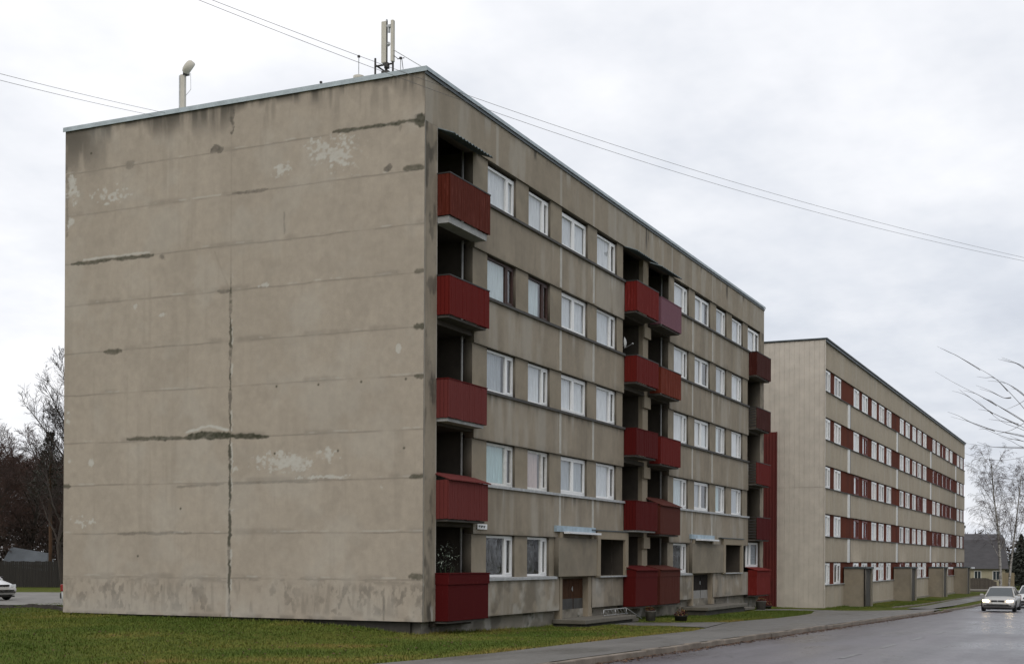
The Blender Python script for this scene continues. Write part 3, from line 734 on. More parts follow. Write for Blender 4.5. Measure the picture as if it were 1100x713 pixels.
m = MB(); m.lathe([(.04, -.17), (.19, -.165), (.225, -.12), (.23, .04), (.20, .12), (.12, .165), (.03, .18)], (0, 0, 0), 18, 'x')
hd = m.build('lamp_head', M['antenna'], ml, True); hd.location = (0, -.17, 1.80); hd.rotation_euler = (0, R(-32), R(140)); hd.scale = (.75, .92, 1.)
MB().box(-.07, .07, -.17, -.02, 1.56, 1.64).build('bracket', M['rail_dark'], ml)
MB().tube([(0, -.26, 1.60), (0, -.27, 1.10), (0, -.05, .92)], .008, 5).build('cable', M['steel'], ml)

# ================================================================== far building
BX0, BY, BL = 45.26, -1.62, 74.2
B = empty('apartment_block', (BX0, BY, -1.05), label='long beige clad apartment block further along the street with red panels between windows', cat='apartment building')
bl = lambda k: 12.858-2.8*(4-k)+1.05; bs_ = lambda k: 11.538-2.8*(4-k)+1.05
BT = 14.50+1.05
def zgrade(x): return -.0072*x                       # ground falls along this block (relative to its corner)
# gable: ribbed sheet
m = MB(); n = 44; wy = 12.8; q = wy/n
for i in range(n):
    y0 = i*q
    for lo, hi, sx in ((-.6, 8.0, 0.), (8.006, BT-.04, .0)):
        m.hexa([(-.0+sx, y0, lo), (-.03, y0+q*.12, lo), (-.03, y0+q*.72, lo), (.1, y0, lo), (-.0+sx, y0, hi), (-.03, y0+q*.12, hi), (-.03, y0+q*.72, hi), (.1, y0, hi)]) if False else None
pv = []
prof = []
for i in range(n):
    y0 = i*q; prof += [(0, y0), (0, y0+q*.07), (-.014, y0+q*.10), (-.014, y0+q*.92), (0, y0+q)] if i == n-1 else [(0, y0), (0, y0+q*.07), (-.014, y0+q*.10), (-.014, y0+q*.92)]
for lo, hi in ((-.8, 7.02), (7.035, BT-.03)):
    b0 = len(m.v)
    for x, y in prof: m.v += [(x, y, lo), (x, y, hi)]
    for i in range(len(prof)-1): m.f.append((b0+2*i, b0+2*i+1, b0+2*i+3, b0+2*i+2))
m.build('gable_cladding', M['clad'], B)
MB().box(.04, .3, .002, 12.8, -1.2, BT-.05).build('gable_wall', M['far'], B)
MB().box(-.05, .06, -.055, .0, -.7, BT-.03).build('corner_trim', M['clad'], B)
MB().box(.31, BL, 12.5, 12.8, -1.4, BT-.05).build('rear_wall', M['far'], B); MB().box(BL-.3, BL, .32, 12.49, -1.6, BT-.05).build('end_wall', M['far'], B)
c = MB(); c.box(-.10, BL+.1, -.16, 12.9, BT, BT+.07); c.build('roof_coping', M['coping_dark'], B)
MB().box(-.04, BL+.02, -.10, -.004, BT-.14, BT-.002).build('coping_drip', M['coping_dark'], B)
panel('parapet_wall', 'x', .065, BL, bl(4), BT-.14, 0., .3, M['far'], B, .11, paint_far, 41)
STR = [52.75-BX0, 72.25-BX0, 91.6-BX0, 111.0-BX0]
cuts = [.065]+STR+[BL]
for k in range(4):
    bd = panel('wall_band', 'x', .065, BL, bl(k), bs_(k+1), 0., .3, M['far'], B, .11, paint_far, 42+k)
    for x in STR:
        jo = MB().box(x-.45, x+.30, -.03, 0., bl(k)-.02, bs_(k+1)-.02).build('joint_strip', M['pvc_old'], bd)
        MB().box(x+.302, x+.56, -.016, 0., bl(k)+.01, bs_(k+1)-.02).build('joint_gap', M['sill_dark'], bd)
panel('wall_band', 'x', .065, BL, -1.5, bs_(0), 0., .3, M['far'], B, .11, paint_far, 47)
p = MB(); p.hexa([(9, -.12, -1.6), (BL, -.12, -2.0), (BL, -.002, -2.0), (9, -.002, -1.6), (9, -.12, .05), (BL, -.12, -.40), (BL, -.002, -.36), (9, -.002, .09)]); p.build('plinth', M['plinth'], B)
OFF = [(.0, 1.75), (3.0, 5.0), (6.75, 8.55), (9.72, 11.75), (13.1, 15.0)]
BW = []
for s_i in range(-1, 4):
    S = 54.75+19.38*s_i-BX0
    for oi, (a, b_) in enumerate(OFF):
        a2, b2 = max(S+a, .08), min(S+b_, BL-.4)
        if b2-a2 > .8 and not (s_i == 3 and oi > 1): BW.append((a2, b2, s_i, oi))
rb = random.Random(5)
for k in range(5):
    z0, z1 = bs_(k)+.02, bl(k)-.02
    xs = [.066]+[q for w in BW for q in (w[0], w[1])]+[BL-.003]
    for i in range(0, len(xs), 2):
        if xs[i+1]-xs[i] > .03:
            MB().box(xs[i]-.0, xs[i+1]+.0, .085, .26, z0-.02, z1+.02).build('red_panel', M['bred'], B)
    for (a, b_, s_i, oi) in BW:
        if k == 0 and any(abs((a+b_)/2-x-.5) < 1.9 for x in STR) and False: continue
        redw = (s_i == 2 and ((k == 3) or (k == 2 and oi > 1) or (k == 1 and oi in (0, 1, 4)))) or (s_i >= 0 and rb.random() < .07) or (s_i == 0 and k in (1, 2) and oi in (0, 1) and rb.random() < .6)
        window(B, a, b_, z0, z1-.05, .05, .5 if (b_-a) > 1.9 else .62, True, 'wood_red' if redw else 'pvc',
               rb.choice(['c_white', 'c_white', 'c_grey', 'c_beige', 'c_white', None]), rb.choice([.6, .9, 1., 1.]), fw=.10,
               label='dark red framed window' if redw else None)
    sl = MB(); sl.box(.07, BL, -.06, .10, z0-.045, z0-.004); sl.build('window_sill', M['sill_light'] if k < 1 else M['sill_dark'], B)
s = MB()
for k in range(1, 6): s.box(.31, BL-.31, .31, 3.2, bl(k-1)+.05, bl(k-1)+.25)
s.box(.31, BL-.31, 3.2, 3.3, -1.4, BT-.2); s.box(.31, BL-.31, .31, 12.4, BT-.35, BT-.1); s.build('interior_wall', M['interior'], B)
# entrance porches
PX = [51.3-BX0, 70.9-BX0, 90.5-BX0, 110.0-BX0]
for i, x in enumerate(PX):
    g = zgrade(x)-.25; t = 2.32-.055*i
    po = panel('porch_wall', 'y', -1.30, -.002, g, t, x, x+.28, M['porch'], B, .08, paint_pier, 60+i)
    m = MB(); m.box(x+2.42, x+2.70, -1.30, -.002, g, t); m.build('porch_wall', M['plinth'], B)
    m = MB(); m.box(x-.06, x+2.76, -1.36, -.002, t+.002, t+.10); m.build('porch_roof', M['coping_dark'], B)
    m = MB(); m.box(x+.30, x+2.40, -.20, -.12, g, 2.0); m.build('porch_door', M['door_dark'], B)
    m = MB(); m.box(x+.285, x+2.415, -1.20, -1.0, g, t-.02); m.build('porch_screen', M['dark_step'], B)
    m = MB(); m.box(x+2.78, x+5.9, -1.42, -.03, t-.10, t+.06); m.build('canopy', M['white_metal'], B)
    MB().box(x-.05, x-.002, -1.30, -1.22, g, t).build('corner_post', M['door_dark'] if i == 0 else M['plinth'], B)
# red sheet on the gable near the first block
m = MB(); n = 34; w0, w1 = 2.80, 9.0; prof = []
for i in range(n):
    y0 = w0+i*(w1-w0)/n; q = (w1-w0)/n; prof += [(-.18, y0), (-.18, y0+q*.25), (-.225, y0+q*.35), (-.225, y0+q*.9)]
b0 = len(m.v)
for x, y in prof: m.v += [(x, y-.03, -.75), (x, y-.03, 9.25+1.05-.02)]
for i in range(len(prof)-1): m.f.append((b0+2*i, b0+2*i+1, b0+2*i+3, b0+2*i+2))
m.box(-.17, -.04, w0-.02, w1, -.75, 9.25+1.03)
rd = empty('clad_wall', (BX0, BY, -1.05), label='tall dark red corrugated sheet wall in the gap between the two blocks', cat='wall'); m.build('sheet', M['annex'], rd)
MB().box(-.25, -.03, w0-.07, w0-.035, -.75, 9.25+1.04).build('edge_trim', M['annex'], rd)

# ================================================================== ground
def lerp_tab(x, tab): return np.interp(x, [t[0] for t in tab], [t[1] for t in tab])
def street(x):
    x = np.asarray(x, float); return np.where(x < 60, -.28-.0155*np.clip(x, -90, 60), -.28-.93-.0075*(x-60))
FT = [(-200, .1), (-40, .05), (-12, -.12), (0, -.38), (3, -.44), (9.5, -.55), (22, -.66), (37, -.74), (45, -1.05), (92, -1.39), (119, -1.55), (200, -2.0), (500, -3.5)]
GT_ = [(-1.5, -.40), (.3, -.34), (1.8, -.20), (4, -.13), (12.7, -.07), (17.6, -.06), (18.4, -.17), (40, -.18), (500, -.3)]
def height(x, y):
    x = np.asarray(x, float); y = np.asarray(y, float)
    t = sst(-5.6, -.6, y); front = street(x)*(1-t)+lerp_tab(x, FT)*t
    side = lerp_tab(y, GT_); s = sst(-1.5, 2.5, y)*sst(4., 1.0, x)+sst(14., 17., y); s = np.clip(s, 0, 1)
    s2 = sst(-3., 6., y)*sst(-2, -9, x)
    h = front*(1-s)+side*s
    h = h+.05*(fbm(x+200, y+200, .22, .22, 900)-.5)*sst(-6.2, -5.2, y)
    return h
def H(x, y): return float(height(np.array([x]), np.array([y]))[0])
KY, KW = -8.15, .16
def spaced(lo, hi, fine_lo, fine_hi, st, grow=1.22):
    a = list(np.arange(fine_lo, fine_hi+1e-6, st)); s = st; x = fine_hi
    while x < hi: s *= grow; x += s; a.append(min(x, hi))
    s = st; x = fine_lo
    while x > lo: s *= grow; x -= s; a.insert(0, max(x, lo))
    return np.array(a)
def sheet(name, xs, ys, fz, mat, kind='structure'):
    X, Y = np.meshgrid(xs, ys); Z = fz(X, Y); P = np.stack([X, Y, Z], -1).reshape(-1, 3)
    n0, n1 = X.shape; idx = np.arange(n0*n1).reshape(n0, n1)
    q = np.stack([idx[:-1, :-1], idx[:-1, 1:], idx[1:, 1:], idx[1:, :-1]], -1).reshape(-1, 4)
    me = bpy.data.meshes.new(name); me.from_pydata(P.tolist(), [], q.tolist()); me.polygons.foreach_set('use_smooth', [True]*len(q)); me.update()
    o = link(name, me, mat); o['kind'] = kind; return o
# materials of the ground
m_, nt, bs, _ = new_mat('lawn_soil'); co = objco(nt)
n1 = noise(nt, co, .35, 5, .65); n2 = noise(nt, co, 2.2, 5, .7); n3 = noise(nt, co, 30., 3, .7)
col = ramp(nt, n1, [(.30, (.055, .078, .012)), (.52, (.080, .096, .016)), (.72, (.110, .104, .024))])
col = mixc(nt, .7, col, ramp(nt, n2, [(.28, (.60, .66, .55)), (.5, (1, 1, 1)), (.75, (1.30, 1.15, .95))]), 'MULTIPLY')
col = mixc(nt, .7, col, ramp(nt, n3, [(.3, (.55, .55, .5)), (.7, (1.4, 1.4, 1.35))]), 'MULTIPLY')
nt.links.new(col, bs.inputs['Base Color']); bs.inputs['Roughness'].default_value = 1.; bs.inputs['Specular IOR Level'].default_value = .1
bump(nt, bs, n3, .8, .05); M['lawn'] = m_
def wet(name, c, rmin, rmax, scale, spec=.5, crack=False):
    m_, nt, bs, _ = new_mat(name); co = objco(nt)
    n1 = noise(nt, co, scale, 5, .6, (.35, 1, 1)); n2 = noise(nt, co, 9., 4, .7); n3 = noise(nt, co, 90., 2, .6)
    col = ramp(nt, n1, [(.3, tuple(x*.72 for x in c)), (.7, tuple(x*1.25 for x in c))])
    col = mixc(nt, .6, col, ramp(nt, n2, [(.3, (.8,)*3), (.7, (1.15,)*3)]), 'MULTIPLY'); col = mixc(nt, .6, col, ramp(nt, n3, [(.3, (.7,)*3), (.7, (1.3,)*3)]), 'MULTIPLY')
    nt.links.new(col, bs.inputs['Base Color'])
    nt.links.new(maprange(nt, math_(nt, 'ADD', n1, math_(nt, 'MULTIPLY', math_(nt, 'SUBTRACT', n2, .5), .35)), .35, .65, rmin, rmax), bs.inputs['Roughness'])
    bs.inputs['Specular IOR Level'].default_value = spec; bump(nt, bs, n3, .35, .006); return m_
M['road'] = wet('wet_asphalt', (.105, .097, .108), .22, .50, .35, .5)
nt = M['road'].node_tree; bs = nt.nodes['Principled BSDF']; co = objco(nt); src = bs.inputs['Base Color'].links[0].from_socket
band = noise(nt, co, 1., 4, .6, (.03, 1.1, 1)); col = mixc(nt, .8, src, ramp(nt, band, [(.32, (.72, .72, .73)), (.68, (1.22, 1.21, 1.2))]), 'MULTIPLY')
vo = N(nt, 'ShaderNodeTexVoronoi', feature='DISTANCE_TO_EDGE'); vo.inputs['Scale'].default_value = .32
wp = N(nt, 'ShaderNodeVectorMath', operation='ADD'); nn = N(nt, 'ShaderNodeTexNoise'); nn.inputs['Scale'].default_value = 1.6; nn.inputs['Detail'].default_value = 4; nt.links.new(co, nn.inputs['Vector'])
sc_ = N(nt, 'ShaderNodeVectorMath', operation='SCALE'); sc_.inputs['Scale'].default_value = 1.3; nt.links.new(nn.outputs['Color'], sc_.inputs[0]); nt.links.new(co, wp.inputs[0]); nt.links.new(sc_.outputs[0], wp.inputs[1]); nt.links.new(wp.outputs[0], vo.inputs['Vector'])
crk = math_(nt, 'MULTIPLY', maprange(nt, vo.outputs['Distance'], .018, .004), maprange(nt, noise(nt, co, .25, 2), .5, .6))
nt.links.new(mixc(nt, math_(nt, 'MULTIPLY', crk, .75), col, (.02, .019, .019)), bs.inputs['Base Color'])
M['walk'] = wet('sidewalk_asphalt', (.125, .118, .108), .30, .75, .6, .45)
M['kerb'] = simple('kerb_concrete', (.16, .13, .10), .85, .35, 1.5, c2=(.24, .20, .16))
M['paint'] = simple('worn_road_paint', (.10, .098, .10), .4, .3, 2.5, c2=(.26, .26, .26))
M['gravel'] = simple('gravel', (.17, .163, .15), .9, .3, 1.5, fine=14.)
M['soil'] = simple('dark_soil', (.022, .017, .012), .95, .4, 3.)

xs = spaced(-420, 900, -24, 46, .55, 1.16); ys = spaced(-320, 700, -9.5, 26, .45, 1.18)
def ground_z(X, Y):
    h = height(X, Y); rd_ = (Y < KY+.05)*(Y > -16.3); h = np.where(rd_, street(X)-.12-.06, h)
    wk = (Y >= KY+.05)*(Y < -5.0)*(X < 60); h = np.where(wk*(Y < -6.2), street(X)-.05, h)
    h = np.where(Y <= -16.3, street(X)+.0, h)
    inside = (X > .6)*(X < LEN-.5)*(Y > .8)*(Y < DEP-.5); return np.where(inside, h-.3, h)
sheet('ground', xs, ys, ground_z, M['lawn'])
sx = spaced(-260, 600, -30, 80, 1.0, 1.2)
sheet('road', sx, np.array([-16.05, -14, -12, -10, -8.3, KY-.001]), lambda X, Y: street(X)-.12+.05*np.cos((Y+12.1)/4*1.57), M['road'])
def strip_poly(name, L, Rr, mat, dz, zf=height, kind='structure'):
    """ribbon between two matched polylines, draped on the ground"""
    nL = 10; me = MB()
    for i in range(len(L)-1):
        for s in range(nL):
            for c in range(6):
                def pt(t, u):
                    a = np.array(L[i])*(1-t)+np.array(L[i+1])*t; b2 = np.array(Rr[i])*(1-t)+np.array(Rr[i+1])*t
                    p = a*(1-u)+b2*u; return (p[0], p[1], float(zf(np.array([p[0]]), np.array([p[1]]))[0])+dz)
                me.quad(pt(s/nL, c/6), pt((s+1)/nL, c/6), pt((s+1)/nL, (c+1)/6), pt(s/nL, (c+1)/6))
    bm = bmesh.new(); mm = me.mesh(name); bm.from_mesh(mm); bmesh.ops.remove_doubles(bm, verts=bm.verts, dist=.002); bm.to_mesh(mm); bm.free()
    o = link(name, mm, mat); o['kind'] = kind; return o
wz = lambda X, Y: np.where(Y < -5.85, street(X)+.0, np.maximum(height(X, Y), -9))
# one sidewalk ribbon; its inner edge follows the lawns
inner = [(-200, -5.85), (-30, -5.85), (-12, -5.72), (-8, -5.95), (-4, -5.82), (1, -5.75), (6, -5.80), (8.6, -5.45), (15.0, -4.42), (20, -4.50), (26, -4.42), (30, -4.15), (34.5, -3.35), (37.0, -3.4), (40, -5.5), (44, -6.6), (47.5, -7.3)]
outer = [(x, KY+KW) for x, y in inner]
strip_poly('sidewalk', outer, inner, M['walk'], .012, wz)
path_c = [(47.5, -7.3, -5.9), (52, -7.15, -5.7), (60, -7.1, -5.5), (75, -7.0, -5.2), (100, -7.0, -5.0), (240, -7.0, -5.0)]
strip_poly('footpath', [(x, a) for x, a, b2 in path_c], [(x, b2) for x, a, b2 in path_c], M['walk'], .02, wz)
strip_poly('footpath', [(8.6, -5.42), (10.6, -2.9), (11.9, -1.0)], [(14.98, -4.40), (14.3, -2.85), (14.25, -.95)], M['walk'], .022, wz)
strip_poly('footpath', [(34.5, -3.33), (33.2, -2.0), (31.5, -1.0)], [(36.6, -3.38), (35.2, -1.6), (33.6, -.85)], M['walk'], .022, wz)
# kerbs: separate stones, a few sunk or shifted
kb = MB(); x = -60.; rk = random.Random(2)
while x < 140:
    l = 1.0; zz = float(street(x+.5)); j = rk.uniform(-.012, .012); d = rk.uniform(-.012, .012)
    low = .07 if 41 < x < 46.5 else 0
    kb.hexa([(x+.006, KY+d, zz-.35), (x+l-.006, KY+d, zz-.35), (x+l-.006, KY+KW+d, zz-.35), (x+.006, KY+KW+d, zz-.35),
             (x+.006, KY+d+.02, zz+.018+j-low), (x+l-.006, KY+d+.02, zz+.018+j-.0155-low), (x+l-.006, KY+KW+d, zz+.022+j-.0155-low), (x+.006, KY+KW+d, zz+.022+j-low)])
    x += l
o = kb.build('kerb', M['kerb'], None, bevel=.018); o['kind'] = 'structure'
kb = MB(); x = -60.
while x < 140:
    zz = float(street(x+1)); kb.box(x+.006, x+1.99, -16.22, -16.06, zz-.4, zz+.02); x += 2
o = kb.build('kerb', M['kerb']); o['kind'] = 'structure'
kb = MB(); x = 49.
while x < 120:
    zz = float(street(x+1)); kb.box(x+.006, x+1.99, -4.98-.0*x, -4.86, zz-.4, zz+.07); x += 2
o = kb.build('path_edging', M['kerb']); o['kind'] = 'structure'
# wet leaf litter and dirt in the gutter (sits on the road)
lt = MB(); rg = random.Random(8)
for i in range(2600):
    x = rg.uniform(-16, 48); y = KY-.03-abs(rg.gauss(0, .16)); z = float(street(x))-.12+.012; s = rg.uniform(.02, .055); t = rg.uniform(0, 3.1)
    c_, s_ = math.cos(t)*s, math.sin(t)*s; lt.quad((x-c_, y-s_, z), (x+s_, y-c_, z+rg.uniform(0, .02)), (x+c_, y+s_, z), (x-s_, y+c_, z+rg.uniform(0, .02)))
M['litter'] = simple('leaf_litter', (.060, .030, .014), .8, .5, 9., c2=(.15, .075, .035)); o = lt.build('gutter_leaves', M['litter']); o['kind'] = 'stuff'
# centre line dashes
for i in range(17):
    x0 = -19.4+i*5.05; L_ = 2.1
    if x0 > 60: break
    m = MB(); z = lambda x: float(street(x))-.12+.05*math.cos(.0)+.006
    for s in range(4):
        a, b2 = x0+L_*s/4, x0+L_*(s+1)/4; m.quad((a, -12.12, z(a)), (b2, -12.12, z(b2)), (b2, -12.0, z(b2)), (a, -12.0, z(a)))
    o = m.build('road_marking', M['paint']); o['kind'] = 'structure'
# gravel parking strip and low bank behind the gable
xy = lambda u, d: tuple(at_depth(u, 620, d)[:2])
strip_poly('parking_strip', [xy(u, 51.5) for u in (-170, -60, 40, 110)], [xy(u, 71) for u in (-170, -60, 40, 110)], M['gravel'], .03)
bk = MB(); nb = 48
for i in range(nb):
    f = lambda t: (2.55+4.6*t, 14.6+13.6*t)
    (xa, ya), (xb, yb) = f(i/nb), f((i+1)/nb); za, zb = H(xa, ya), H(xb, yb); wv = .02*math.sin(i*1.3); nx, ny = .947, -.32
    q = lambda x, y, z, o_: (x+nx*o_, y+ny*o_, z)
    bk.hexa([q(xa, ya, za-.1, -.1), q(xb, yb, zb-.1, -.1), q(xb, yb, zb-.1, .5), q(xa, ya, za-.1, .5), q(xa, ya, za+.13+wv, 0), q(xb, yb, zb+.13+wv, 0), q(xb, yb, zb+.06, .5), q(xa, ya, za+.06, .5)])
o = bk.build('soil_bank', M['soil']); o['kind'] = 'structure'

# grass blades on the visible lawns
def in_lawn(x, y):
    if y < -4.3 and x > 8.4 and x < 60: return False
    edge = np.interp(x, [p[0] for p in inner], [p[1] for p in inner]) if x < 47 else -4.8
    if 8.4 < x < 14.6 and -5.6 < y < -.8:
        l = np.interp(y, [-5.42, -2.9, -1.0], [8.6, 10.6, 11.9]); r = np.interp(y, [-4.4, -2.85, -.95], [14.98, 14.3, 14.25])
        if l < x < r: return False
    if 31 < x < 36.7 and -3.4 < y < -.8:
        l = np.interp(y, [-3.33, -2, -1], [34.5, 33.2, 31.5]); r = np.interp(y, [-3.38, -1.6, -.85], [36.6, 35.2, 33.6])
        if l < x < r: return False
    if y < edge+.02: return False
    if 9.3 < x < 15.4 and y > -1.05: return False
    if 23.8 < x < 32.7 and y > -1.05: return False
    if x > -.02 and y > .2 and y < 12.8: return False
    if x > 45.2 and y > -1.7: return False
    return True
gv, gf, gcol = [], [], []
rg = random.Random(21); cnt = 0
regions = [((-19, 3.5), (-5.9, 14), 60000), ((-14, 16), (-5.9, .25), 30000), ((14, 47), (-4.6, .25), 20000), ((-8, 12), (12.7, 22), 12000), ((47, 80), (-4.8, -1.65), 7000)]
tall = [((-.32, .0), (-.1, 12.9), 1500), ((.4, 9.2), (-.10, .16), 900), ((15.5, 23.7), (-.10, .16), 900), ((33, 45), (-.10, .16), 600), ((45.3, 51), (-1.95, -1.66), 500)]
pts = []
for (xa, xb), (ya, yb), n in regions:
    for _ in range(n):
        x, y = rg.uniform(xa, xb), rg.uniform(ya, yb)
        if in_lawn(x, y): pts.append((x, y))
n_short = len(pts)
for (xa, xb), (ya, yb), n in tall:
    for _ in range(n): pts.append((rg.uniform(xa, xb), rg.uniform(ya, yb)))
pa = np.array(pts); hz = height(pa[:, 0], pa[:, 1]); dens = fbm(pa[:, 0]+50, pa[:, 1]+50, .6, .6, 940); dry = fbm(pa[:, 0]+90, pa[:, 1]+90, .35, .5, 950)
edge_dry = sst(-3.6, -5.6, pa[:, 1])
for i, (x, y) in enumerate(pts):
    s = .45+dens[i]; nb = 3
    if i >= n_short: s *= 1.2+1.6*rg.random()**2
    for b_ in range(nb):
        t = rg.uniform(0, 6.28); h = rg.uniform(.025, .062)*s; w = rg.uniform(.008, .016); lx, ly = math.cos(t)*h*.7, math.sin(t)*h*.7
        ox, oy = rg.uniform(-.05, .05), rg.uniform(-.05, .05); k = len(gv); px_, py_ = -math.sin(t)*w, math.cos(t)*w
        gv += [(x+ox-px_, y+oy-py_, hz[i]-.01), (x+ox+px_, y+oy+py_, hz[i]-.01), (x+ox+lx, y+oy+ly, hz[i]+h)]
        gf.append((k, k+1, k+2)); c = min(1, max(0, (dry[i]-.5)*1.7+.22+rg.uniform(-.2, .2)+.25*edge_dry[i])); gcol += [c, c, c]
me = bpy.data.meshes.new('grass'); V = np.array(gv, np.float32); Fa = np.array(gf, np.int32)
me.vertices.add(len(V)); me.vertices.foreach_set('co', V.ravel()); me.loops.add(Fa.size); me.loops.foreach_set('vertex_index', Fa.ravel())
me.polygons.add(len(Fa)); me.polygons.foreach_set('loop_start', np.arange(0, Fa.size, 3, dtype=np.int32)); me.update(calc_edges=True)
me.attributes.new('dry', 'FLOAT', 'POINT').data.foreach_set('value', np.array(gcol, np.float32))
m_, nt, bs, _ = new_mat('grass_blades'); at = N(nt, 'ShaderNodeAttribute', attribute_name='dry')
nt.links.new(ramp(nt, at.outputs['Fac'], [(.0, (.070, .104, .012)), (.5, (.125, .140, .022)), (.85, (.200, .155, .038)), (1., (.23, .140, .047))]), bs.inputs['Base Color'])
bs.inputs['Roughness'].default_value = .75; bs.inputs['Specular IOR Level'].default_value = .25; M['grass'] = m_
o = link('grass', me, m_); o['kind'] = 'stuff'
lf = MB()
for i in range(420):
    x, y = rg.uniform(-15, 14), rg.uniform(-5.8, 6)
    if not in_lawn(x, y): continue
    z = H(x, y)+.05; s = rg.uniform(.02, .05); t = rg.uniform(0, 3); c_, s_ = math.cos(t)*s, math.sin(t)*s
    lf.quad((x-c_, y-s_, z), (x+s_*.6, y-c_*.6, z+.02), (x+c_, y+s_, z), (x-s_*.6, y+c_*.6, z+.01))
o = lf.build('fallen_leaves', M['litter']); o['kind'] = 'stuff'

# flower pots by the entrances
M['pot_c'] = simple('pot_concrete', (.10, .092, .08), .9, .3, 5.); M['pot_d'] = simple('pot_dark', (.025, .024, .022), .6, .3, 5.)
M['fl_red'] = simple('wilted_red', (.085, .012, .018), .7, .5, 20.); M['fl_yel'] = simple('dry_flower', (.32, .20, .07), .8, .4, 20.)
def flower_pot(x, y, rad, h, pm, label, fs=1.):
    e = empty('flower_pot', (x, y, H(x, y)), label=label, cat='flower pot')
    MB().lathe([(rad*.82, 0), (rad, h*.9), (rad*1.06, h*.92), (rad*1.06, h), (rad*.9, h), (rad*.85, h-.06)], n=18).build('pot', pm, e, True)
    for nm, mt, n, hh in (('foliage', M['fl_red'], 90, .26), ('dry_flowers', M['fl_yel'], 34, .36)):
        m = MB(); r_ = random.Random(int(x*100))
        for i in range(n):
            th = r_.uniform(0, 6.28); q = rad*math.sqrt(r_.random())*.95; z = h-.05+hh*fs*r_.uniform(.2, 1)*(1-.5*(q/rad)**2)
            c = np.array([q*math.cos(th), q*math.sin(th), z]); d = np.array([r_.gauss(0, 1), r_.gauss(0, 1), r_.gauss(0, 1)]); d /= np.linalg.norm(d); e2 = np.cross(d, [.3, .5, .8]); s = r_.uniform(.03, .06)
            m.quad(c-d*s, c+e2*s*.6, c+d*s, c-e2*s*.6)
        m.build(nm, mt, e)
flower_pot(15.35, -1.3, .20, .42, M['pot_c'], 'tall grey concrete tub with dark red plants just right of the brown entrance steps', .8)
flower_pot(15.75, -2.35, .25, .24, M['pot_d'], 'low black tub with yellowed flowers beside the entrance path', 1.1)
flower_pot(33.1, -1.0, .26, .45, M['pot_c'], 'grey tub with red plants at the steps of the far entrance', .7)
flower_pot(34.9, -.75, .36, .16, M['pot_d'], 'flat black bowl of dull red plants on the lawn beside the red sheet wall', 1.2)

# ================================================================== cars
M['silver'] = simple('silver_paint', (.42, .41, .39), .30, .05, 2., metal=.3, bmp=0); M['white_car'] = simple('white_paint', (.66, .67, .68), .28, .04, 2., bmp=0)
M['car_glass'] = simple('car_glass', (.035, .045, .05), .06, .1, 2., bmp=0, spec=.9); M['tyre'] = simple('tyre', (.018, .018, .018), .85, .2, 8.)
M['rim'] = simple('rim', (.30, .30, .31), .35, .1, 5., metal=.7); M['black_plastic'] = simple('black_plastic', (.022, .022, .023), .55, .2, 6.)
M['plate'] = simple('number_plate', (.62, .62, .60), .5, .1); M['tail'] = simple('tail_light', (.25, .012, .01), .25, .1)
M['lamp_off'] = simple('headlamp_glass', (.55, .57, .58), .12, .1, bmp=0)
m_, nt, bs, _ = new_mat('headlamp_lit'); bs.inputs['Base Color'].default_value = (.9, .85, .7, 1); bs.inputs['Emission Color'].default_value = (1., .74, .42, 1); bs.inputs['Emission Strength'].default_value = 16.; M['lamp_on'] = m_
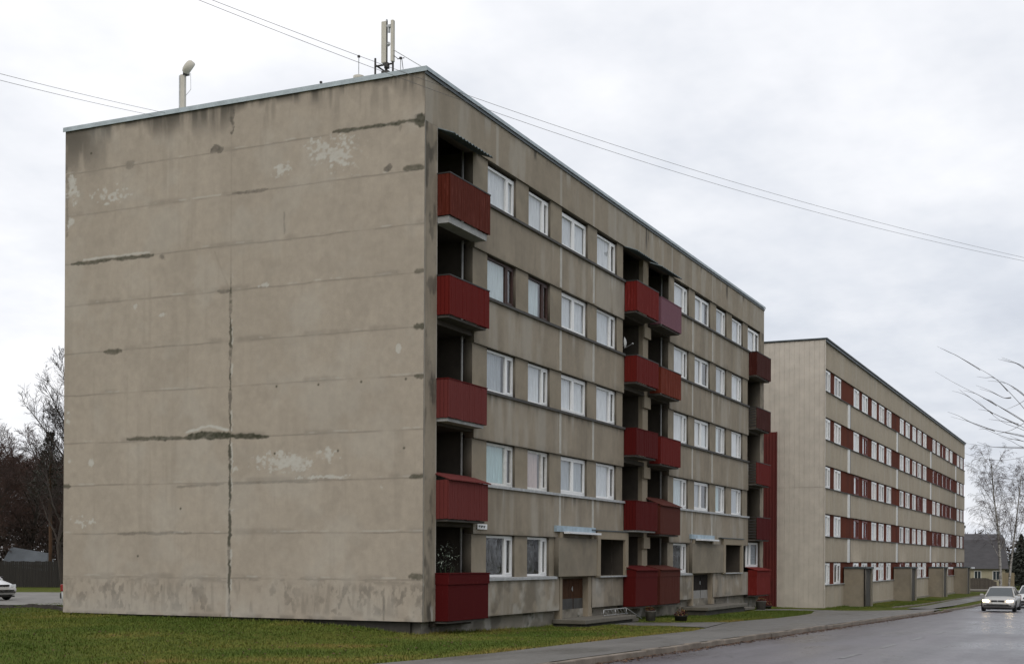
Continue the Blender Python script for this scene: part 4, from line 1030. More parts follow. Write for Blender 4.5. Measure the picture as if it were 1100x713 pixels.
def car(loc, rz, paint, lit, label, hatch=False, L=4.45, group=None):
    c = empty('parked_car' if not lit else 'car', loc, rz, label=label, cat='car', group=group)
    P_ = M[paint]; k = L/4.45
    st = [(0., .58, .34, .52, 0.), (.05, .74, .27, .60, .01), (.18, .81, .22, .67, .02), (.55, .85, .20, .75, .03), (1.1, .865, .19, .86, .03), (1.3, .868, .19, .89, .02),
          (2.3, .87, .19, .92, .02), (3.3, .868, .19, .94, .02), (3.95, .85, .21, .97, .02), (4.25, .82, .25, .95 if not hatch else .97, .02), (4.40, .76, .29, .88, .0), (4.45, .62, .36, .78, 0.)]
    m = MB(); n = 0
    for (x, w, zl, zt, cr) in st:
        half = [(0, zl), (w*.86, zl), (w*.96, zl+.07), (w, zl+(zt-zl)*.45), (w*.985, zt-.12), (w*.93, zt-.035), (w*.80, zt+cr*.4), (w*.45, zt+cr*.9), (0, zt+cr)]
        ring = half+[(-y, z) for y, z in half[-2:0:-1]]; n = len(ring); m.v += [(x*k, y, z) for y, z in ring]
    for i in range(len(st)-1):
        for j in range(n): a = i*n+j; b2 = i*n+(j+1) % n; m.f.append((a, a+n, b2+n, b2))
    m.f.append(tuple(range(n))); m.f.append(tuple((len(st)-1)*n+j for j in range(n))[::-1])
    m.build('body', P_, c, True)
    fb, fr, rr_, rb_ = (1.12*k, .885), (1.90*k, 1.385), ((3.15 if not hatch else 3.65)*k, 1.39), ((4.0 if not hatch else 4.18)*k, .965)
    wb, wr = .74, .56
    q = lambda p, w, s: (p[0], w*s, p[1])
    fbL, fbR, frL, frR = q(fb, wb-.02, -1), q(fb, wb-.02, 1), q(fr, wr, -1), q(fr, wr, 1)
    rrL, rrR, rbL, rbR = q(rr_, wr, -1), q(rr_, wr, 1), q(rb_, wb-.04, -1), q(rb_, wb-.04, 1)
    mid = (1.6*k, .82, .91)
    MB().quad(fbL, fbR, frR, frL).build('windscreen', M['car_glass'], c)
    MB().quad(rbR, rbL, rrL, rrR).build('rear_window', M['car_glass'], c)
    MB().quad(fbR, rbR, rrR, frR).build('side_window', M['car_glass'], c); MB().quad(rbL, fbL, frL, rrL).build('side_window', M['car_glass'], c)
    r = MB(); r.hexa([(fr[0]-.02, -wr-.01, 1.375), (rr_[0]+.02, -wr-.01, 1.385), (rr_[0]+.02, wr+.01, 1.385), (fr[0]-.02, wr+.01, 1.375),
                      (fr[0]+.10, -wr+.07, 1.435), (rr_[0]-.10, -wr+.07, 1.44), (rr_[0]-.10, wr-.07, 1.44), (fr[0]+.10, wr-.07, 1.435)]); r.build('roof', P_, c, bevel=.02)
    p = MB()
    for s in (-1, 1):
        p.tube([q((fb[0]-.05, fb[1]-.02), wb, s), q(fr, wr, s)], .038, 6); p.tube([q((rb_[0]+.05, rb_[1]-.02), wb-.02, s), q(rr_, wr, s)], [.075, .05], 6)
        p.tube([((fr[0]+rr_[0])/2+.1, wb*s, .92), ((fr[0]+rr_[0])/2+.05, wr*s, 1.39)], .035, 6); p.tube([q(fr, wr, s), q(rr_, wr, s)], .032, 6)
    p.build('pillar', P_, c, True)
    for x in (.82*k, 3.42*k):
        for s in (-1, 1):
            w = MB(); w.lathe([(.19, -.10), (.29, -.10), (.315, -.06), (.315, .06), (.29, .10), (.19, .10)], n=22, axis='y')
            wo = w.build('wheel', M['tyre'], c, True); wo.location = (x, s*.775, .315)
            rm = MB().lathe([(.19, .0), (.185, .085), (.07, .10), (.03, .115)], n=14, axis='y'); ro = rm.build('rim', M['rim'], wo, True); ro.scale = (1, s, 1)
            a = MB(); pr = None
            for i in range(13):
                t = math.pi*i/12; p0 = (x+.385*math.cos(t), s*.872, .30+.385*math.sin(t)); p1 = (x+.30*math.cos(t), s*.876, .30+.30*math.sin(t))
                if pr: a.quad(pr[0], p0, p1, pr[1]) if s > 0 else a.quad(pr[1], p1, p0, pr[0])
                pr = (p0, p1)
            a.build('wheel_arch', M['black_plastic'], c)
    for s in (-1, 1):
        h = MB(); h.hexa([(-.012, s*.45, .59), (.08, s*.75, .59), (.16, s*.75, .59), (.10, s*.45, .59), (.03, s*.45, .68), (.14, s*.77, .69), (.2, s*.75, .69), (.14, s*.45, .68)])
        h.build('headlight', M['lamp_on'] if lit else M['lamp_off'], c)
        g = MB(); g.box(1.42*k, 1.62*k, s*.86 if s > 0 else -1.04, 1.04 if s > 0 else -.86, .90, 1.02); g.build('mirror', P_ if lit else M['black_plastic'], c, bevel=.03)
        t = MB(); t.box(4.30*k, 4.425*k, s*.74-.09, s*.74+.09, .62, .88); t.build('tail_light', M['tail'], c, bevel=.02)
    g = MB(); g.box(-.02, .08, -.33, -.02, .605, .68); g.box(-.02, .08, .02, .33, .605, .68); g.build('grille', M['black_plastic'], c)
    g = MB(); g.box(-.055, -.02, -.26, .26, .46, .575); g.build('number_plate', M['plate'], c)
    g = MB(); g.hexa([(-.045, -.62, .33), (.3, -.885, .33), (.3, .885, .33), (-.045, .62, .33), (-.045, -.62, .385), (.3, -.885, .385), (.3, .885, .385), (-.045, .62, .385)])
    g.box(-.03, .05, -.56, .56, .40, .455); g.box(.1, L-.1, -.70, .70, .14, .20); g.box(L-.06, L+.03, -.7, .7, .36, .56); g.build('bumper', M['black_plastic'], c)
    return c
zc = lambda x, y: float(street(x))-.12+.05*math.cos((y+12.1)/4*1.57)
hc = car((46.6, -10.95, zc(46.6, -10.95)+.012), R(-1), 'silver', True, 'silver saloon car with lit headlights driving along the wet street'); hc.scale = (1., 1.05, .95)
car((61.5, -11.65, zc(61.5, -11.65)+.012), R(-2), 'white_car', False, 'white car following close behind the silver saloon at the right edge', hatch=True)
p = at_depth(3, 640, 57); x, y = p[0], p[1]
car((x, y, H(x, y)+.03), R(84), 'white_car', False, 'white hatchback at the far left edge with its dark grille showing', hatch=True, L=4.05)
p = at_depth(72, 640, 50); x, y = p[0], p[1]; a_ = R(114.7)
car((x-4.2*math.cos(a_), y-4.2*math.sin(a_), H(x, y)), a_, 'white_car', False, 'white car mostly hidden behind the gable wall, only its tail showing', hatch=True, L=4.2)

# ================================================================== bare trees
def bark(name, c, c2, sc=6.): return simple(name, c, .9, .3, sc, c2=c2, streak=(1, 1, .35))
M['bark'] = bark('dark_bark', (.028, .021, .016), (.055, .043, .034)); M['bark_red'] = bark('red_brown_bark', (.055, .028, .014), (.10, .052, .024))
M['twig'] = simple('twigs', (.030, .021, .017), .9, .3, 1.); M['twig_red'] = simple('reddish_twigs', (.050, .026, .019), .9, .35, 1.)
M['twig_birch'] = simple('birch_twigs', (.085, .060, .055), .9, .3, 1.)
m_, nt, bs, _ = new_mat('birch_bark'); co = objco(nt)
col = ramp(nt, noise(nt, co, 3., 4, .7, (1, 1, 2.5)), [(.40, (.05, .045, .04)), (.50, (.36, .345, .32)), (.8, (.46, .44, .41))]); nt.links.new(col, bs.inputs['Base Color']); bs.inputs['Roughness'].default_value = .8; M['birch'] = m_
def grow(mbs, p, d, length, r, lev, cfg, rg):
    n = 4 if lev < 3 else 3; pts = [p.copy()]; rad = [r]; q = p.copy(); dd = d.copy()
    for i in range(n):
        dd = dd+np.array([rg.gauss(0, 1), rg.gauss(0, 1), rg.gauss(0, 1)])*cfg['wob']+np.array([0, 0, cfg['up'][lev]])
        dd /= np.linalg.norm(dd); q = q+dd*length/n; pts.append(q.copy()); rad.append(max(r*(1-.72*(i+1)/n), cfg['rmin']*.7))
    mbs[0 if lev < 2 else 1].tube(pts, rad, (8, 6, 4, 3, 3)[lev], cap=False)
    if lev >= cfg['lev']: return
    nc = cfg['nc'][lev]
    for j in range(nc):
        t = cfg['t0'][lev]+(1-cfg['t0'][lev])*(j+rg.random())/nc; f = t*n; i = min(int(f), n-1); b0 = pts[i]*(1-(f-i))+pts[i+1]*(f-i)
        ax = pts[i+1]-pts[i]; ax /= np.linalg.norm(ax); th = rg.uniform(0, 6.28) if lev else j*2.4+rg.uniform(-.5, .5)
        u = np.cross(ax, [.3, .2, .9] if abs(ax[2]) < .9 else [1., 0, 0]); u /= np.linalg.norm(u); w = np.cross(ax, u)
        sp = cfg['sp'][lev]*rg.uniform(.7, 1.25); nd = ax*math.cos(sp)+(u*math.cos(th)+w*math.sin(th))*math.sin(sp)
        grow(mbs, b0, nd/np.linalg.norm(nd), length*cfg['ln'][lev]*rg.uniform(.65, 1.15)*(1.15-.55*t), max(r*cfg['rr'][lev]*(1.1-.5*t), cfg['rmin']), lev+1, cfg, rg)
def tree(name, loc, h, r, seed, cfg, tb, tw, label, cat='tree', group=None, lean=(0, 0)):
    e = empty(name, loc, label=label, cat=cat, group=group); mbs = [MB(), MB()]; rg = random.Random(seed)
    d = np.array([lean[0], lean[1], 1.]); d /= np.linalg.norm(d)
    grow(mbs, np.array([0, 0, -.2]), d, h, r, 0, cfg, rg)
    mbs[0].build('trunk', M[tb], e, True); mbs[1].build('crown', M[tw], e); return e
CF = dict(lev=4, wob=.11, up=(.02, .05, .04, .02, 0), nc=(19, 11, 8, 4), t0=(.22, .2, .15, .1), sp=(.80, .70, .62, .6), ln=(.48, .52, .52, .6), rr=(.42, .45, .5, .6), rmin=.0095)
CFB = dict(lev=4, wob=.04, up=(.03, .10, -.10, -.30, -.25), nc=(20, 9, 7, 4), t0=(.28, .2, .15, .1), sp=(.60, .65, .6, .5), ln=(.36, .48, .5, .7), rr=(.24, .42, .5, .6), rmin=.007)
def gpos(u, d):
    p = at_depth(u, 620, d); return (p[0], p[1], H(p[0], p[1]))
big = tree('bare_tree', gpos(69, 80), 11.2, .17, 41, CF, 'bark', 'twig', 'tallest bare dark tree rising beside the left edge of the gable wall', lean=(-.03, .05))
t2 = tree('bare_tree', gpos(-6, 92), 9.5, .17, 5, CF, 'bark', 'twig_red', 'bare reddish tree above the parked white hatchback', group=None)
gl = 'bare trees crowding behind the fence left of the grey block'
for i, (u, d, sc, rz, src) in enumerate([(28, 96, .95, 40, t2), (50, 100, 1.0, 130, t2), (10, 112, 1.05, 220, t2), (38, 118, 1.15, 300, t2), (-30, 104, 1.05, 80, t2), (62, 112, 1.0, 15, t2), (-16, 124, 1.15, 170, t2), (75, 98, .9, 250, t2), (20, 128, 1.2, 60, t2), (52, 132, 1.25, 190, t2)]):
    c = copy_tree(src); c.location = gpos(u, d); c.rotation_euler = (0, 0, R(rz)); c.scale = (sc*1.15, sc*1.15, sc); c['label'] = 'bare twiggy tree in the dense thicket behind the fence at left'; c['group'] = gl
e = empty('pine_tree', gpos(53.5, 86), label='reddish brown bare pine trunk in front of the dark board fence', cat='tree')
MB().tube([(0, 0, -.2), (.05, 0, 3), (.02, .05, 7), (.1, 0, 9.5)], [.13, .115, .09, .04], 10).build('trunk', M['bark_red'], e, True)
M['needles'] = simple('pine_needles', (.034, .040, .027), .8, .4, 3.)
m = MB(); rg = random.Random(4)
for i in range(1500):
    a, q, z = rg.uniform(0, 6.28), 1.5*math.sqrt(rg.random()), rg.uniform(5.8, 10); q *= (10.6-z)/4.5; c_ = np.array([q*math.cos(a), q*math.sin(a), z]); d = np.array([rg.gauss(0, 1), rg.gauss(0, 1), rg.gauss(0, .5)]); d /= np.linalg.norm(d)
    m.tri(c_-d*.22, c_+d*.22, c_+np.cross(d, [0, 0, 1.])*.10)
m.build('crown', M['needles'], e)
M['brush'] = simple('dead_brush', (.030, .019, .014), .95, .45, .8, c2=(.052, .033, .023))
def brush(name, uvd, n, hmax, seed, mat='brush', kind='stuff', sz=(.10, .32)):
    """thicket of twigs and dead leaves between two ground points"""
    m = MB(); rg = random.Random(seed); (u0, d0), (u1, d1) = uvd
    A0, A1 = np.array(gpos(u0, d0)), np.array(gpos(u1, d1))
    tops = fbm(np.linspace(0, 9, 400), np.full(400, seed*1.), 1, 1, 970+seed)
    for i in range(n):
        t = rg.random(); p = A0*(1-t)+A1*t; top = hmax*(.55+.6*tops[int(t*399)])
        z = top*rg.random()**1.25; w = FW*rg.uniform(-2.5, 2.5); c_ = p+w+np.array([0, 0, z]); d = np.array([rg.gauss(0, 1), rg.gauss(0, 1), rg.gauss(0, 1.3)]); d /= np.linalg.norm(d)
        s = rg.uniform(*sz); e2 = np.cross(d, np.array([rg.gauss(0, 1), rg.gauss(0, 1), rg.gauss(0, 1)])); e2 /= np.linalg.norm(e2)+1e-6
        m.tri(c_-d*s, c_+d*s, c_+e2*s*rg.uniform(.15, .5))
    o = m.build(name, M[mat]); o['kind'] = kind; return o
brush('undergrowth', ((-70, 92), (85, 96)), 7000, 5.2, 1); brush('undergrowth', ((-90, 116), (85, 120)), 9000, 8.6, 2); brush('distant_woods', ((-140, 150), (80, 150)), 9000, 10.0, 3, sz=(.2, .6))
def unseen_woods_row(p0, p1, n, hmax, seed):
    m = MB(); rg = random.Random(seed); p0, p1 = np.array(p0, float), np.array(p1, float); tops = fbm(np.linspace(0, 30, 900), np.full(900, seed*1.), 1, 1, 990+seed)
    for i in range(n):
        t = rg.random(); p = p0*(1-t)+p1*t+np.array([0, rg.uniform(-3, 3), 0]); z = hmax*(.35+.9*tops[int(t*899)])*rg.random()**1.2
        d = np.array([rg.gauss(0, 1), rg.gauss(0, 1), rg.gauss(0, 1.3)]); d /= np.linalg.norm(d); s_ = rg.uniform(.4, 1.1); e2 = np.cross(d, [.4, .8, .3])
        c_ = p+np.array([0, 0, z]); m.tri(c_-d*s_, c_+d*s_, c_+e2*s_*.5)
    o = m.build('distant_woods', M['brush']); o['kind'] = 'stuff'
unseen_woods_row((-30, -48, -1), (260, -44, -2.5), 22000, 12., 4)  # unseen trees across the street, added to darken the lower window reflections
# board fence behind the parking strip
M['fence_dark'] = simple('dark_boards', (.022, .019, .016), .9, .3, 1.2, streak=(8, 8, .4)); M['fence_grey'] = simple('grey_boards', (.075, .062, .052), .9, .3, 1.2, streak=(8, 8, .4))
M['fence_pale'] = simple('pale_boards', (.27, .22, .14), .9, .2, 1.2, streak=(8, 8, .4))
def fence(p0, p1, h, mat, label, w=.13, dip=0.):
    p0, p1 = np.array(p0), np.array(p1); L = float(np.linalg.norm((p1-p0)[:2])); a = math.atan2(p1[1]-p0[1], p1[0]-p0[0])
    e = empty('fence', tuple(p0), a, label=label, cat='fence'); m = MB(); n = int(L/w); rg = random.Random(9)
    for i in range(n):
        z = (p1[2]-p0[2])*i/n; hh = h+rg.uniform(-.03, .03)-dip*max(0, i/n-.8)*5; j = rg.uniform(-.008, .008); m.box(i*w+.006, (i+1)*w-.006, -.02+j, .0+j, z-.2, z+hh)
    m.build('boards', M[mat], e); r = MB()
    for zz in (.35, h-.3): r.hexa([(0, .01, zz), (L, .01, zz+p1[2]-p0[2]), (L, .06, zz+p1[2]-p0[2]), (0, .06, zz), (0, .01, zz+.08), (L, .01, zz+.08+p1[2]-p0[2]), (L, .06, zz+.08+p1[2]-p0[2]), (0, .06, zz+.08)])
    r.build('rail', M[mat], e); q = MB(); k = 0
    while k < L: q.box(k, k+.1, .062, .16, -.3+(p1[2]-p0[2])*k/L, h-.1+(p1[2]-p0[2])*k/L); k += 2.5
    q.build('posts', M[mat], e)
fence(gpos(-75, 84), gpos(82, 84), 1.65, 'fence_dark', 'dark vertical board fence behind the gravel strip at left')
# garden shed behind that fence
M['shed_roof'] = simple('grey_blue_roof', (.075, .085, .095), .6, .25, 1.2); M['cream'] = simple('cream_wall', (.34, .305, .215), .9, .1, .8); M['slate'] = simple('dark_grey_roof', (.060, .057, .062), .7, .25, .9, streak=(1, 1, 3)); M['brick_w'] = simple('whitewashed_brick', (.45, .42, .38), .9, .2, 3.)
vrz = math.atan2(RT[1], RT[0])
e = empty('shed', gpos(3, 89), vrz, label='low shed with pale grey blue roof behind the dark fence', cat='shed')
m = MB(); m.box(0, 2.75, 0, 2.4, -.3, 1.35); m.build('wall', M['fence_dark'], e)
m = MB(); m.hexa([(-.1, -.15, 1.42), (2.9, -.15, .98), (2.9, 2.5, 1.1), (-.1, 2.5, 1.5), (.1, 1.1, 2.55), (2.6, 1.1, 2.15), (2.6, 1.3, 2.2), (.1, 1.3, 2.6)]); m.build('roof', M['shed_roof'], e)
m = MB(); m.box(.4, 1.2, -.03, -.002, -.2, 1.1); m.build('door', M['bark'], e)
# house at the end of the street
hp = np.array(at_depth(985, 620, 176)); hz_ = -1.75
e = empty('house', (hp[0], hp[1], hz_), vrz, label='cream walled cottage with big dark grey roof beyond the end of the far block', cat='house')
HW = 11.7
m = MB(); m.box(0, HW, 0, 7., -.5, 2.75); m.build('wall', M['cream'], e)
m = MB(); pr = [(-.45, 2.55), (.9, 6.4), (1.9, 7.15), (3.5, 7.25), (5.1, 7.15), (6.1, 6.4), (7.45, 2.55)]; b0 = len(m.v)
for x in (-.4, HW+.3): m.v += [(x, y, z) for y, z in pr]
n = len(pr)
for i in range(n-1): m.f.append((i, n+i, n+i+1, i+1))
m.f.append(tuple(range(n))[::-1]); m.f.append(tuple(range(n, 2*n))); m.f.append((0, n-1, 2*n-1, n)); m.build('roof', M['slate'], e)
ch = MB(); ch.box(6.5, 7.2, 2.6, 3.3, 6.6, 8.0); co_ = ch.build('chimney', M['brick_w'], e); ch = MB(); ch.box(6.4, 7.3, 2.5, 3.4, 8.002, 8.35); ch.build('cap', M['coping_dark'], co_)
for x in (1.5, 4.5, 7.55, 10.):
    w = MB(); w.box(x, x+.95, -.05, -.002, 1.05, 2.3); wo = w.build('window', M['pvc_old'], e); w = MB(); w.box(x+.08, x+.44, -.062, -.052, 1.13, 2.22); w.box(x+.51, x+.87, -.062, -.052, 1.13, 2.22); w.build('pane', M['car_glass'], wo)
def rp(u, d, z): p = at_depth(u, 620, d); return (p[0], p[1], z)
fence(rp(1015, 164, -1.62), rp(1072, 164, -1.62), 1.35, 'fence_grey', 'grey brown board fence in front of the cream cottage', .16, .5)
fence(rp(1077, 158, -1.7), rp(1090, 156, -1.7), 2.15, 'fence_pale', 'short pale yellowish board fence beside the birch trunks', .16)
pv_ = MB(); a, b2, c_, d_ = rp(1030, 157, -1.50), rp(1064, 157, -1.50), rp(1062, 148, -1.46), rp(1033, 148, -1.46)
st_ = MB(); st_.hexa([(a[0], a[1], -1.9), (b2[0], b2[1], -1.9), (c_[0], c_[1], -1.9), (d_[0], d_[1], -1.9), a, b2, c_, d_]); o = st_.build('side_path', M['step']); o['kind'] = 'structure'
b1 = tree('birch_tree', rp(1075, 132, -1.5), 13.2, .155, 12, CFB, 'birch', 'twig_birch', 'left and taller of the two pale birches behind the silver car', lean=(.0, .005))
b2_ = tree('birch_tree', rp(1083, 134, -1.5), 12.2, .13, 23, CFB, 'birch', 'twig_birch', 'right hand birch with slimmer trunk standing close to the taller one', lean=(.02, -.03))
gr = 'dark spruces at the end of the street'
m = MB(); rg = random.Random(14)
for i in range(2600):
    z = rg.uniform(.3, 7.4); q = (7.8-z)*.36*(.35+.65*rg.random()); a = rg.uniform(0, 6.28); c_ = np.array([q*math.cos(a), q*math.sin(a), z]); d = np.array([math.cos(a), math.sin(a), rg.uniform(-.7, .1)]); s = rg.uniform(.15, .4)
    m.tri(c_-d*s, c_+d*s+np.array([rg.uniform(-.1, .1), rg.uniform(-.1, .1), 0]), c_+np.array([-math.sin(a), math.cos(a), rg.uniform(-.3, .3)])*s*.6)
sp0 = empty('spruce_tree', rp(1097, 184, -1.9), label='dark spruce standing behind the pale fence at the right edge', cat='tree', group=gr); m.build('crown', M['needles'], sp0); MB().tube([(0, 0, -.3), (0, 0, 7.6)], [.16, .02], 8).build('trunk', M['bark'], sp0)
for u, d, s, rz in ((1088, 190, .85, 1.), (1103, 186, 1.15, 2.), (1113, 176, 1.0, 3.3), (1122, 192, 1.2, 4.)):
    c = copy_tree(sp0); c.location = rp(u, d, -1.9); c.scale = (s*1.2, s*1.2, s*.8); c.rotation_euler = (0, 0, rz)
brush('distant_woods', ((1020, 230), (1200, 230)), 5000, 9.0, 6, sz=(.3, .8))

# ---- roadside tree just outside the frame whose long twigs hang into it
BR = [[(1006.7,372),(1029,382.6),(1052.9,396.3),(1068.6,406),(1082.3,419),(1100,438.6),(1128,474)], [(1004.7,399),(1027,412),(1051,424),(1070.6,434.7),(1100,452),(1132,478)],
      [(1030,418),(1045,428.8),(1066.6,443.5),(1094,456),(1128,476)], [(1021.4,447.4),(1043,453.3),(1068.6,462),(1100,468),(1134,482)], [(1037,451),(1059,461),(1082,470),(1100,474),(1134,484)],
      [(1038,476),(1068,480),(1100,480.4),(1136,490)], [(1076,385.5),(1092,390.4),(1102,396),(1126,420),(1142,460)], [(1064.6,405),(1084,413),(1100,424),(1126,452)],
      [(1066,421),(1078,427),(1086,426.5)], [(1062,450),(1076,452),(1094,455)], [(1080,440),(1094,434),(1108,425)], [(1070,466),(1086,462),(1104,452)], [(1050,430),(1075,452),(1100,462),(1128,478)]]
tb = np.array([2.2, -17.6]); tz = float(street(2.2))
e = empty('roadside_tree', (tb[0], tb[1], tz), label='bare roadside tree whose long thin twigs reach in from the right edge of the picture', cat='tree')
base = np.array([tb[0], tb[1], tz]); hub = at_depth(1140, 486, 30.5); m = MB()
top = np.array([tb[0]-.2, tb[1]+.1, 8.5]); fork = np.array([tb[0], tb[1], 1.6]); tr = MB()
tr.tube([np.array([0, 0, -.3]), np.array([0, 0, .4]), fork-base, (fork+top)/2-base+np.array([.1, 0, 0]), top-base], [.30, .22, .17, .11, .03], 10)
mid_ = (fork+hub)/2+np.array([.1, .0, .35]); tr.tube([fork-base, mid_-base, hub-base], [.12, .07, .035], 8)
rg = random.Random(3); mbs = [tr, m]
for i in range(5):
    a = i*1.3; grow(mbs, top-base-np.array([0, 0, .15*i]), np.array([math.cos(a)*.45, math.sin(a)*.45, 1.])/1.1, 2.0, .028, 1, dict(lev=3, wob=.1, up=(0, .05, .02, .0), nc=(0, 6, 4), t0=(0, .2, .2), sp=(0, .7, .6), ln=(0, .5, .5), rr=(0, .5, .5), rmin=.006), rg)
for i in range(11):
    a = rg.uniform(-1.9, .6)-.8; d = np.array([math.cos(a)*.6+.25, math.sin(a)-.2, .9]); d /= np.linalg.norm(d); p0 = fork-base+(top-fork)*(i/12+.05)
    grow(mbs, p0, d, 2.6*rg.uniform(.7, 1.1), .05, 1, dict(lev=3, wob=.12, up=(0, .05, .02, .0), nc=(0, 6, 4), t0=(0, .2, .2), sp=(0, .7, .6), ln=(0, .5, .5), rr=(0, .5, .5), rmin=.006), rg)
rt = random.Random(77)
for b in list(BR[:9]):
    for q in range(2):
        j = rt.randrange(1, len(b)-1); (u, v) = b[j]; L_ = rt.uniform(14, 30); sl = rt.uniform(-.05, .5)
        BR.append([(u-L_, v-L_*sl), (u-L_*.5, v-L_*sl*.6+rt.uniform(-1, 1)), (u, v), (b[j+1][0], b[j+1][1]+1)])
for i, b in enumerate(BR):
    n = len(b); dk = [27.6+.35*math.sin(i*2.1)+1.2*(j/(n-1)) for j in range(n)]
    ctl = [at_depth(u, v, d)-base for (u, v), d in zip(b, dk)]
    pts = []
    for j in range(n-1):                                              # Catmull-Rom through the control points
        p0, p1, p2, p3 = ctl[max(j-1, 0)], ctl[j], ctl[j+1], ctl[min(j+2, n-1)]
        for t in (0., .25, .5, .75): pts.append(.5*((2*p1)+(p2-p0)*t+(2*p0-5*p1+4*p2-p3)*t*t+(3*p1-p0-3*p2+p3)*t**3))
    pts.append(ctl[-1])
    if b[-1][0] > 1120: pts.append(hub-base)
    rad = [.0018+.0056*j/(len(pts)-1) for j in range(len(pts))]
    m.tube(pts, rad, 5, cap=False)
tr.build('trunk', M['bark'], e, True); M['twig_pale'] = simple('grey_twigs', (.085, .068, .058), .9, .3, 1.); m.build('twigs', M['twig_pale'], e)

# ================================================================== overhead wires
M['wire'] = simple('wire', (.16, .15, .15), .6, .2)
def wire(pts, label, r=.0042, group=None):
    P3 = [at_depth(*q) for q in pts]; P3 = np.array(P3); out = []; n = len(P3)
    t = np.concatenate([[0], np.cumsum(np.linalg.norm(np.diff(P3, axis=0), axis=1))]); deg = min(2, n-1); tt = np.linspace(t[0]-6, t[-1]+6, 60)
    for k in range(3): out.append(np.polyval(np.polyfit(t, P3[:, k], deg), tt))
    q = np.array(out).T; o0 = q[0].copy(); m = MB().tube(list(q-o0), r, 5); o = m.build('overhead_wire', M['wire']); o.location = tuple(o0); tag(o, label, 'wire', group)
wire([(207, 0, 21.), (405, 69.5, 24.3), (513, 114, 26.4), (600, 147, 28.), (800, 207, 32.), (1100, 280, 40.)], 'lower of the two wires crossing in front of the roof corner to the right edge')
wire([(235, 0, 21.), (390, 64.5, 24.), (513, 107.5, 26.4), (600, 136, 28.), (800, 198, 32.), (1090, 274.5, 40.)], 'upper of the two wires crossing in front of the roof corner to the right edge')
def wire_to(u0, v0, d0, end, label, sag=.25):
    a = at_depth(u0, v0, d0); b = np.array(end, float); a = a+(a-b)*.35; pts = [a*(1-t)+b*t-np.array([0, 0, 4*sag*t*(1-t)]) for t in np.linspace(0, 1, 24)]
    m = MB().tube([q-b for q in pts], .0055, 5); o = m.build('overhead_wire', M['wire']); o.location = tuple(b); tag(o, label, 'wire')
y1, z1 = on_gable(182, 122.5, .3); y2, z2 = on_gable(168, 125, .3)
wire_to(0, 77.5, 30, (.3, y1, TOP+.075), 'upper wire running from the left edge of the picture to the gable roof edge', .05); wire_to(0, 84.5, 30, (.3, y2, TOP+.072), 'lower wire running from the left edge of the picture to the gable roof edge', .05)
wire([(1040, 500, 150), (1069.5, 511, 140), (1100, 515.5, 130)], 'thin wire from the far block roof end passing in front of the birches', .02)
wire([(1040, 488, 150), (1070, 494, 140), (1100, 490, 130)], 'upper thin wire near the end of the far block above the birch crown', .016)

# ================================================================== light, sky, camera
sun_el, sun_dir = R(42), np.array([-1., -.42, 0]); sun_dir /= np.linalg.norm(sun_dir)
ld = bpy.data.lights.new('sun', 'SUN'); ld.energy = .75; ld.angle = R(30); ld.color = (1., .96, .90); lo = bpy.data.objects.new('sun', ld); COL.objects.link(lo); lo.location = (-40, -30, 60)
import mathutils
v = mathutils.Vector((sun_dir[0]*math.cos(sun_el), sun_dir[1]*math.cos(sun_el), math.sin(sun_el))); lo.rotation_euler = v.to_track_quat('Z', 'Y').to_euler()
w = bpy.data.worlds.new('World'); scene.world = w; w.use_nodes = True; nt = w.node_tree; nt.nodes.clear()
out = nt.nodes.new('ShaderNodeOutputWorld'); bg = nt.nodes.new('ShaderNodeBackground'); bg.inputs[1].default_value = .1; nt.links.new(bg.outputs[0], out.inputs[0])
sky = nt.nodes.new('ShaderNodeTexSky'); sky.sky_type = 'NISHITA'; sky.sun_disc = False; sky.sun_elevation = sun_el; sky.sun_rotation = math.atan2(sun_dir[0], sun_dir[1]); sky.dust_density = 3.
tc = nt.nodes.new('ShaderNodeTexCoord'); sp = nt.nodes.new('ShaderNodeSeparateXYZ'); nt.links.new(tc.outputs['Generated'], sp.inputs[0])
zz = math_(nt, 'ADD', math_(nt, 'MAXIMUM', sp.outputs[2], 0.), .22)
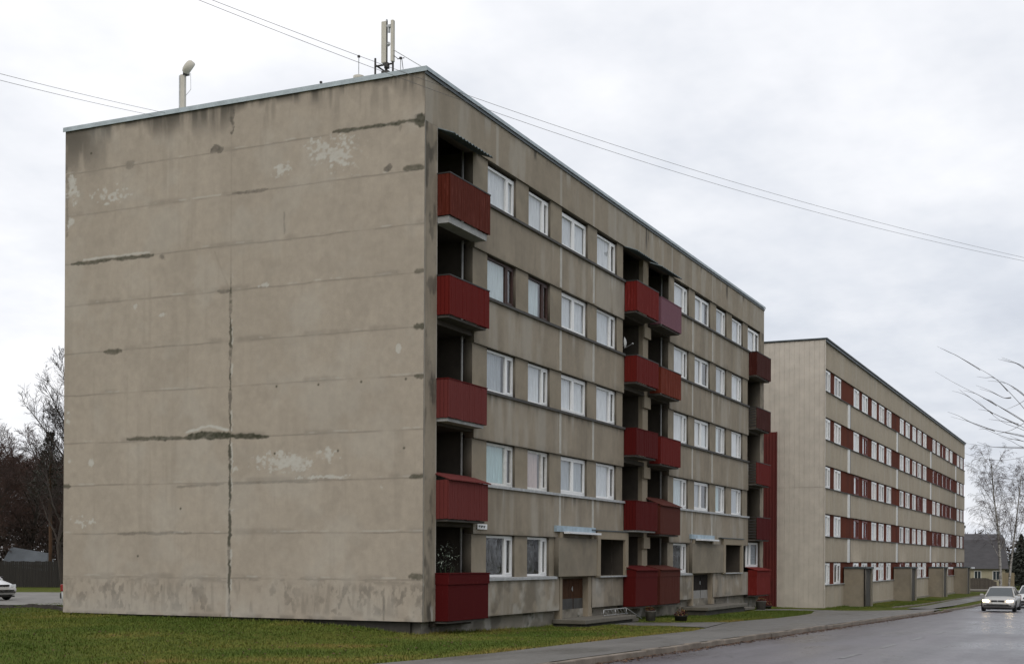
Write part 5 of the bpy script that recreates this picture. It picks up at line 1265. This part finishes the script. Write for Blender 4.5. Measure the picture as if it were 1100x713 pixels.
cb = nt.nodes.new('ShaderNodeCombineXYZ'); nt.links.new(math_(nt, 'DIVIDE', sp.outputs[0], zz), cb.inputs[0]); nt.links.new(math_(nt, 'DIVIDE', sp.outputs[1], zz), cb.inputs[1])
c1_ = noise(nt, cb.outputs[0], .9, 6, .55); c2_ = noise(nt, cb.outputs[0], 2.6, 5, .6)
cl = math_(nt, 'ADD', math_(nt, 'MULTIPLY', c1_, 1.05), math_(nt, 'MULTIPLY', c2_, .55)); cl = math_(nt, 'SUBTRACT', cl, .30)
# brighter to the upper left of the street, greyer towards its far end
side = math_(nt, 'ADD', math_(nt, 'MULTIPLY', sp.outputs[0], -.12), math_(nt, 'MULTIPLY', sp.outputs[1], .26))
cl = math_(nt, 'ADD', cl, side)
cl = math_(nt, 'ADD', cl, math_(nt, 'MULTIPLY', sp.outputs[2], .16))
col = ramp(nt, cl, [(.22, (5.6, 5.95, 6.7)), (.38, (6.9, 7.2, 7.8)), (.53, (8.3, 8.45, 8.85)), (.72, (9.9, 9.9, 10.1))])
nt.links.new(mixc(nt, .94, sky.outputs[0], col), bg.inputs[0])

cd = bpy.data.cameras.new('camera'); cam = bpy.data.objects.new('camera', cd); COL.objects.link(cam); scene.camera = cam
cd.sensor_width = 36.; cd.sensor_fit = 'HORIZONTAL'; cd.lens = FPX/1100*36.; cd.shift_y = (PY-356.5)/1100.; cd.clip_start = .1; cd.clip_end = 3000.
cam.matrix_world = mathutils.Matrix(((RT[0], UP[0], -FW[0], CAM[0]), (RT[1], UP[1], -FW[1], CAM[1]), (RT[2], UP[2], -FW[2], CAM[2]), (0, 0, 0, 1)))
scene.render.engine = 'CYCLES'; scene.cycles.samples = 160; scene.cycles.use_denoising = True; scene.cycles.max_bounces = 8; scene.cycles.transparent_max_bounces = 12
scene.render.resolution_x, scene.render.resolution_y = 1024, 663
vs = scene.view_settings; vs.view_transform = 'Standard'; vs.look = 'None'; vs.exposure = .17; vs.gamma = 1.; vs.use_curve_mapping = False
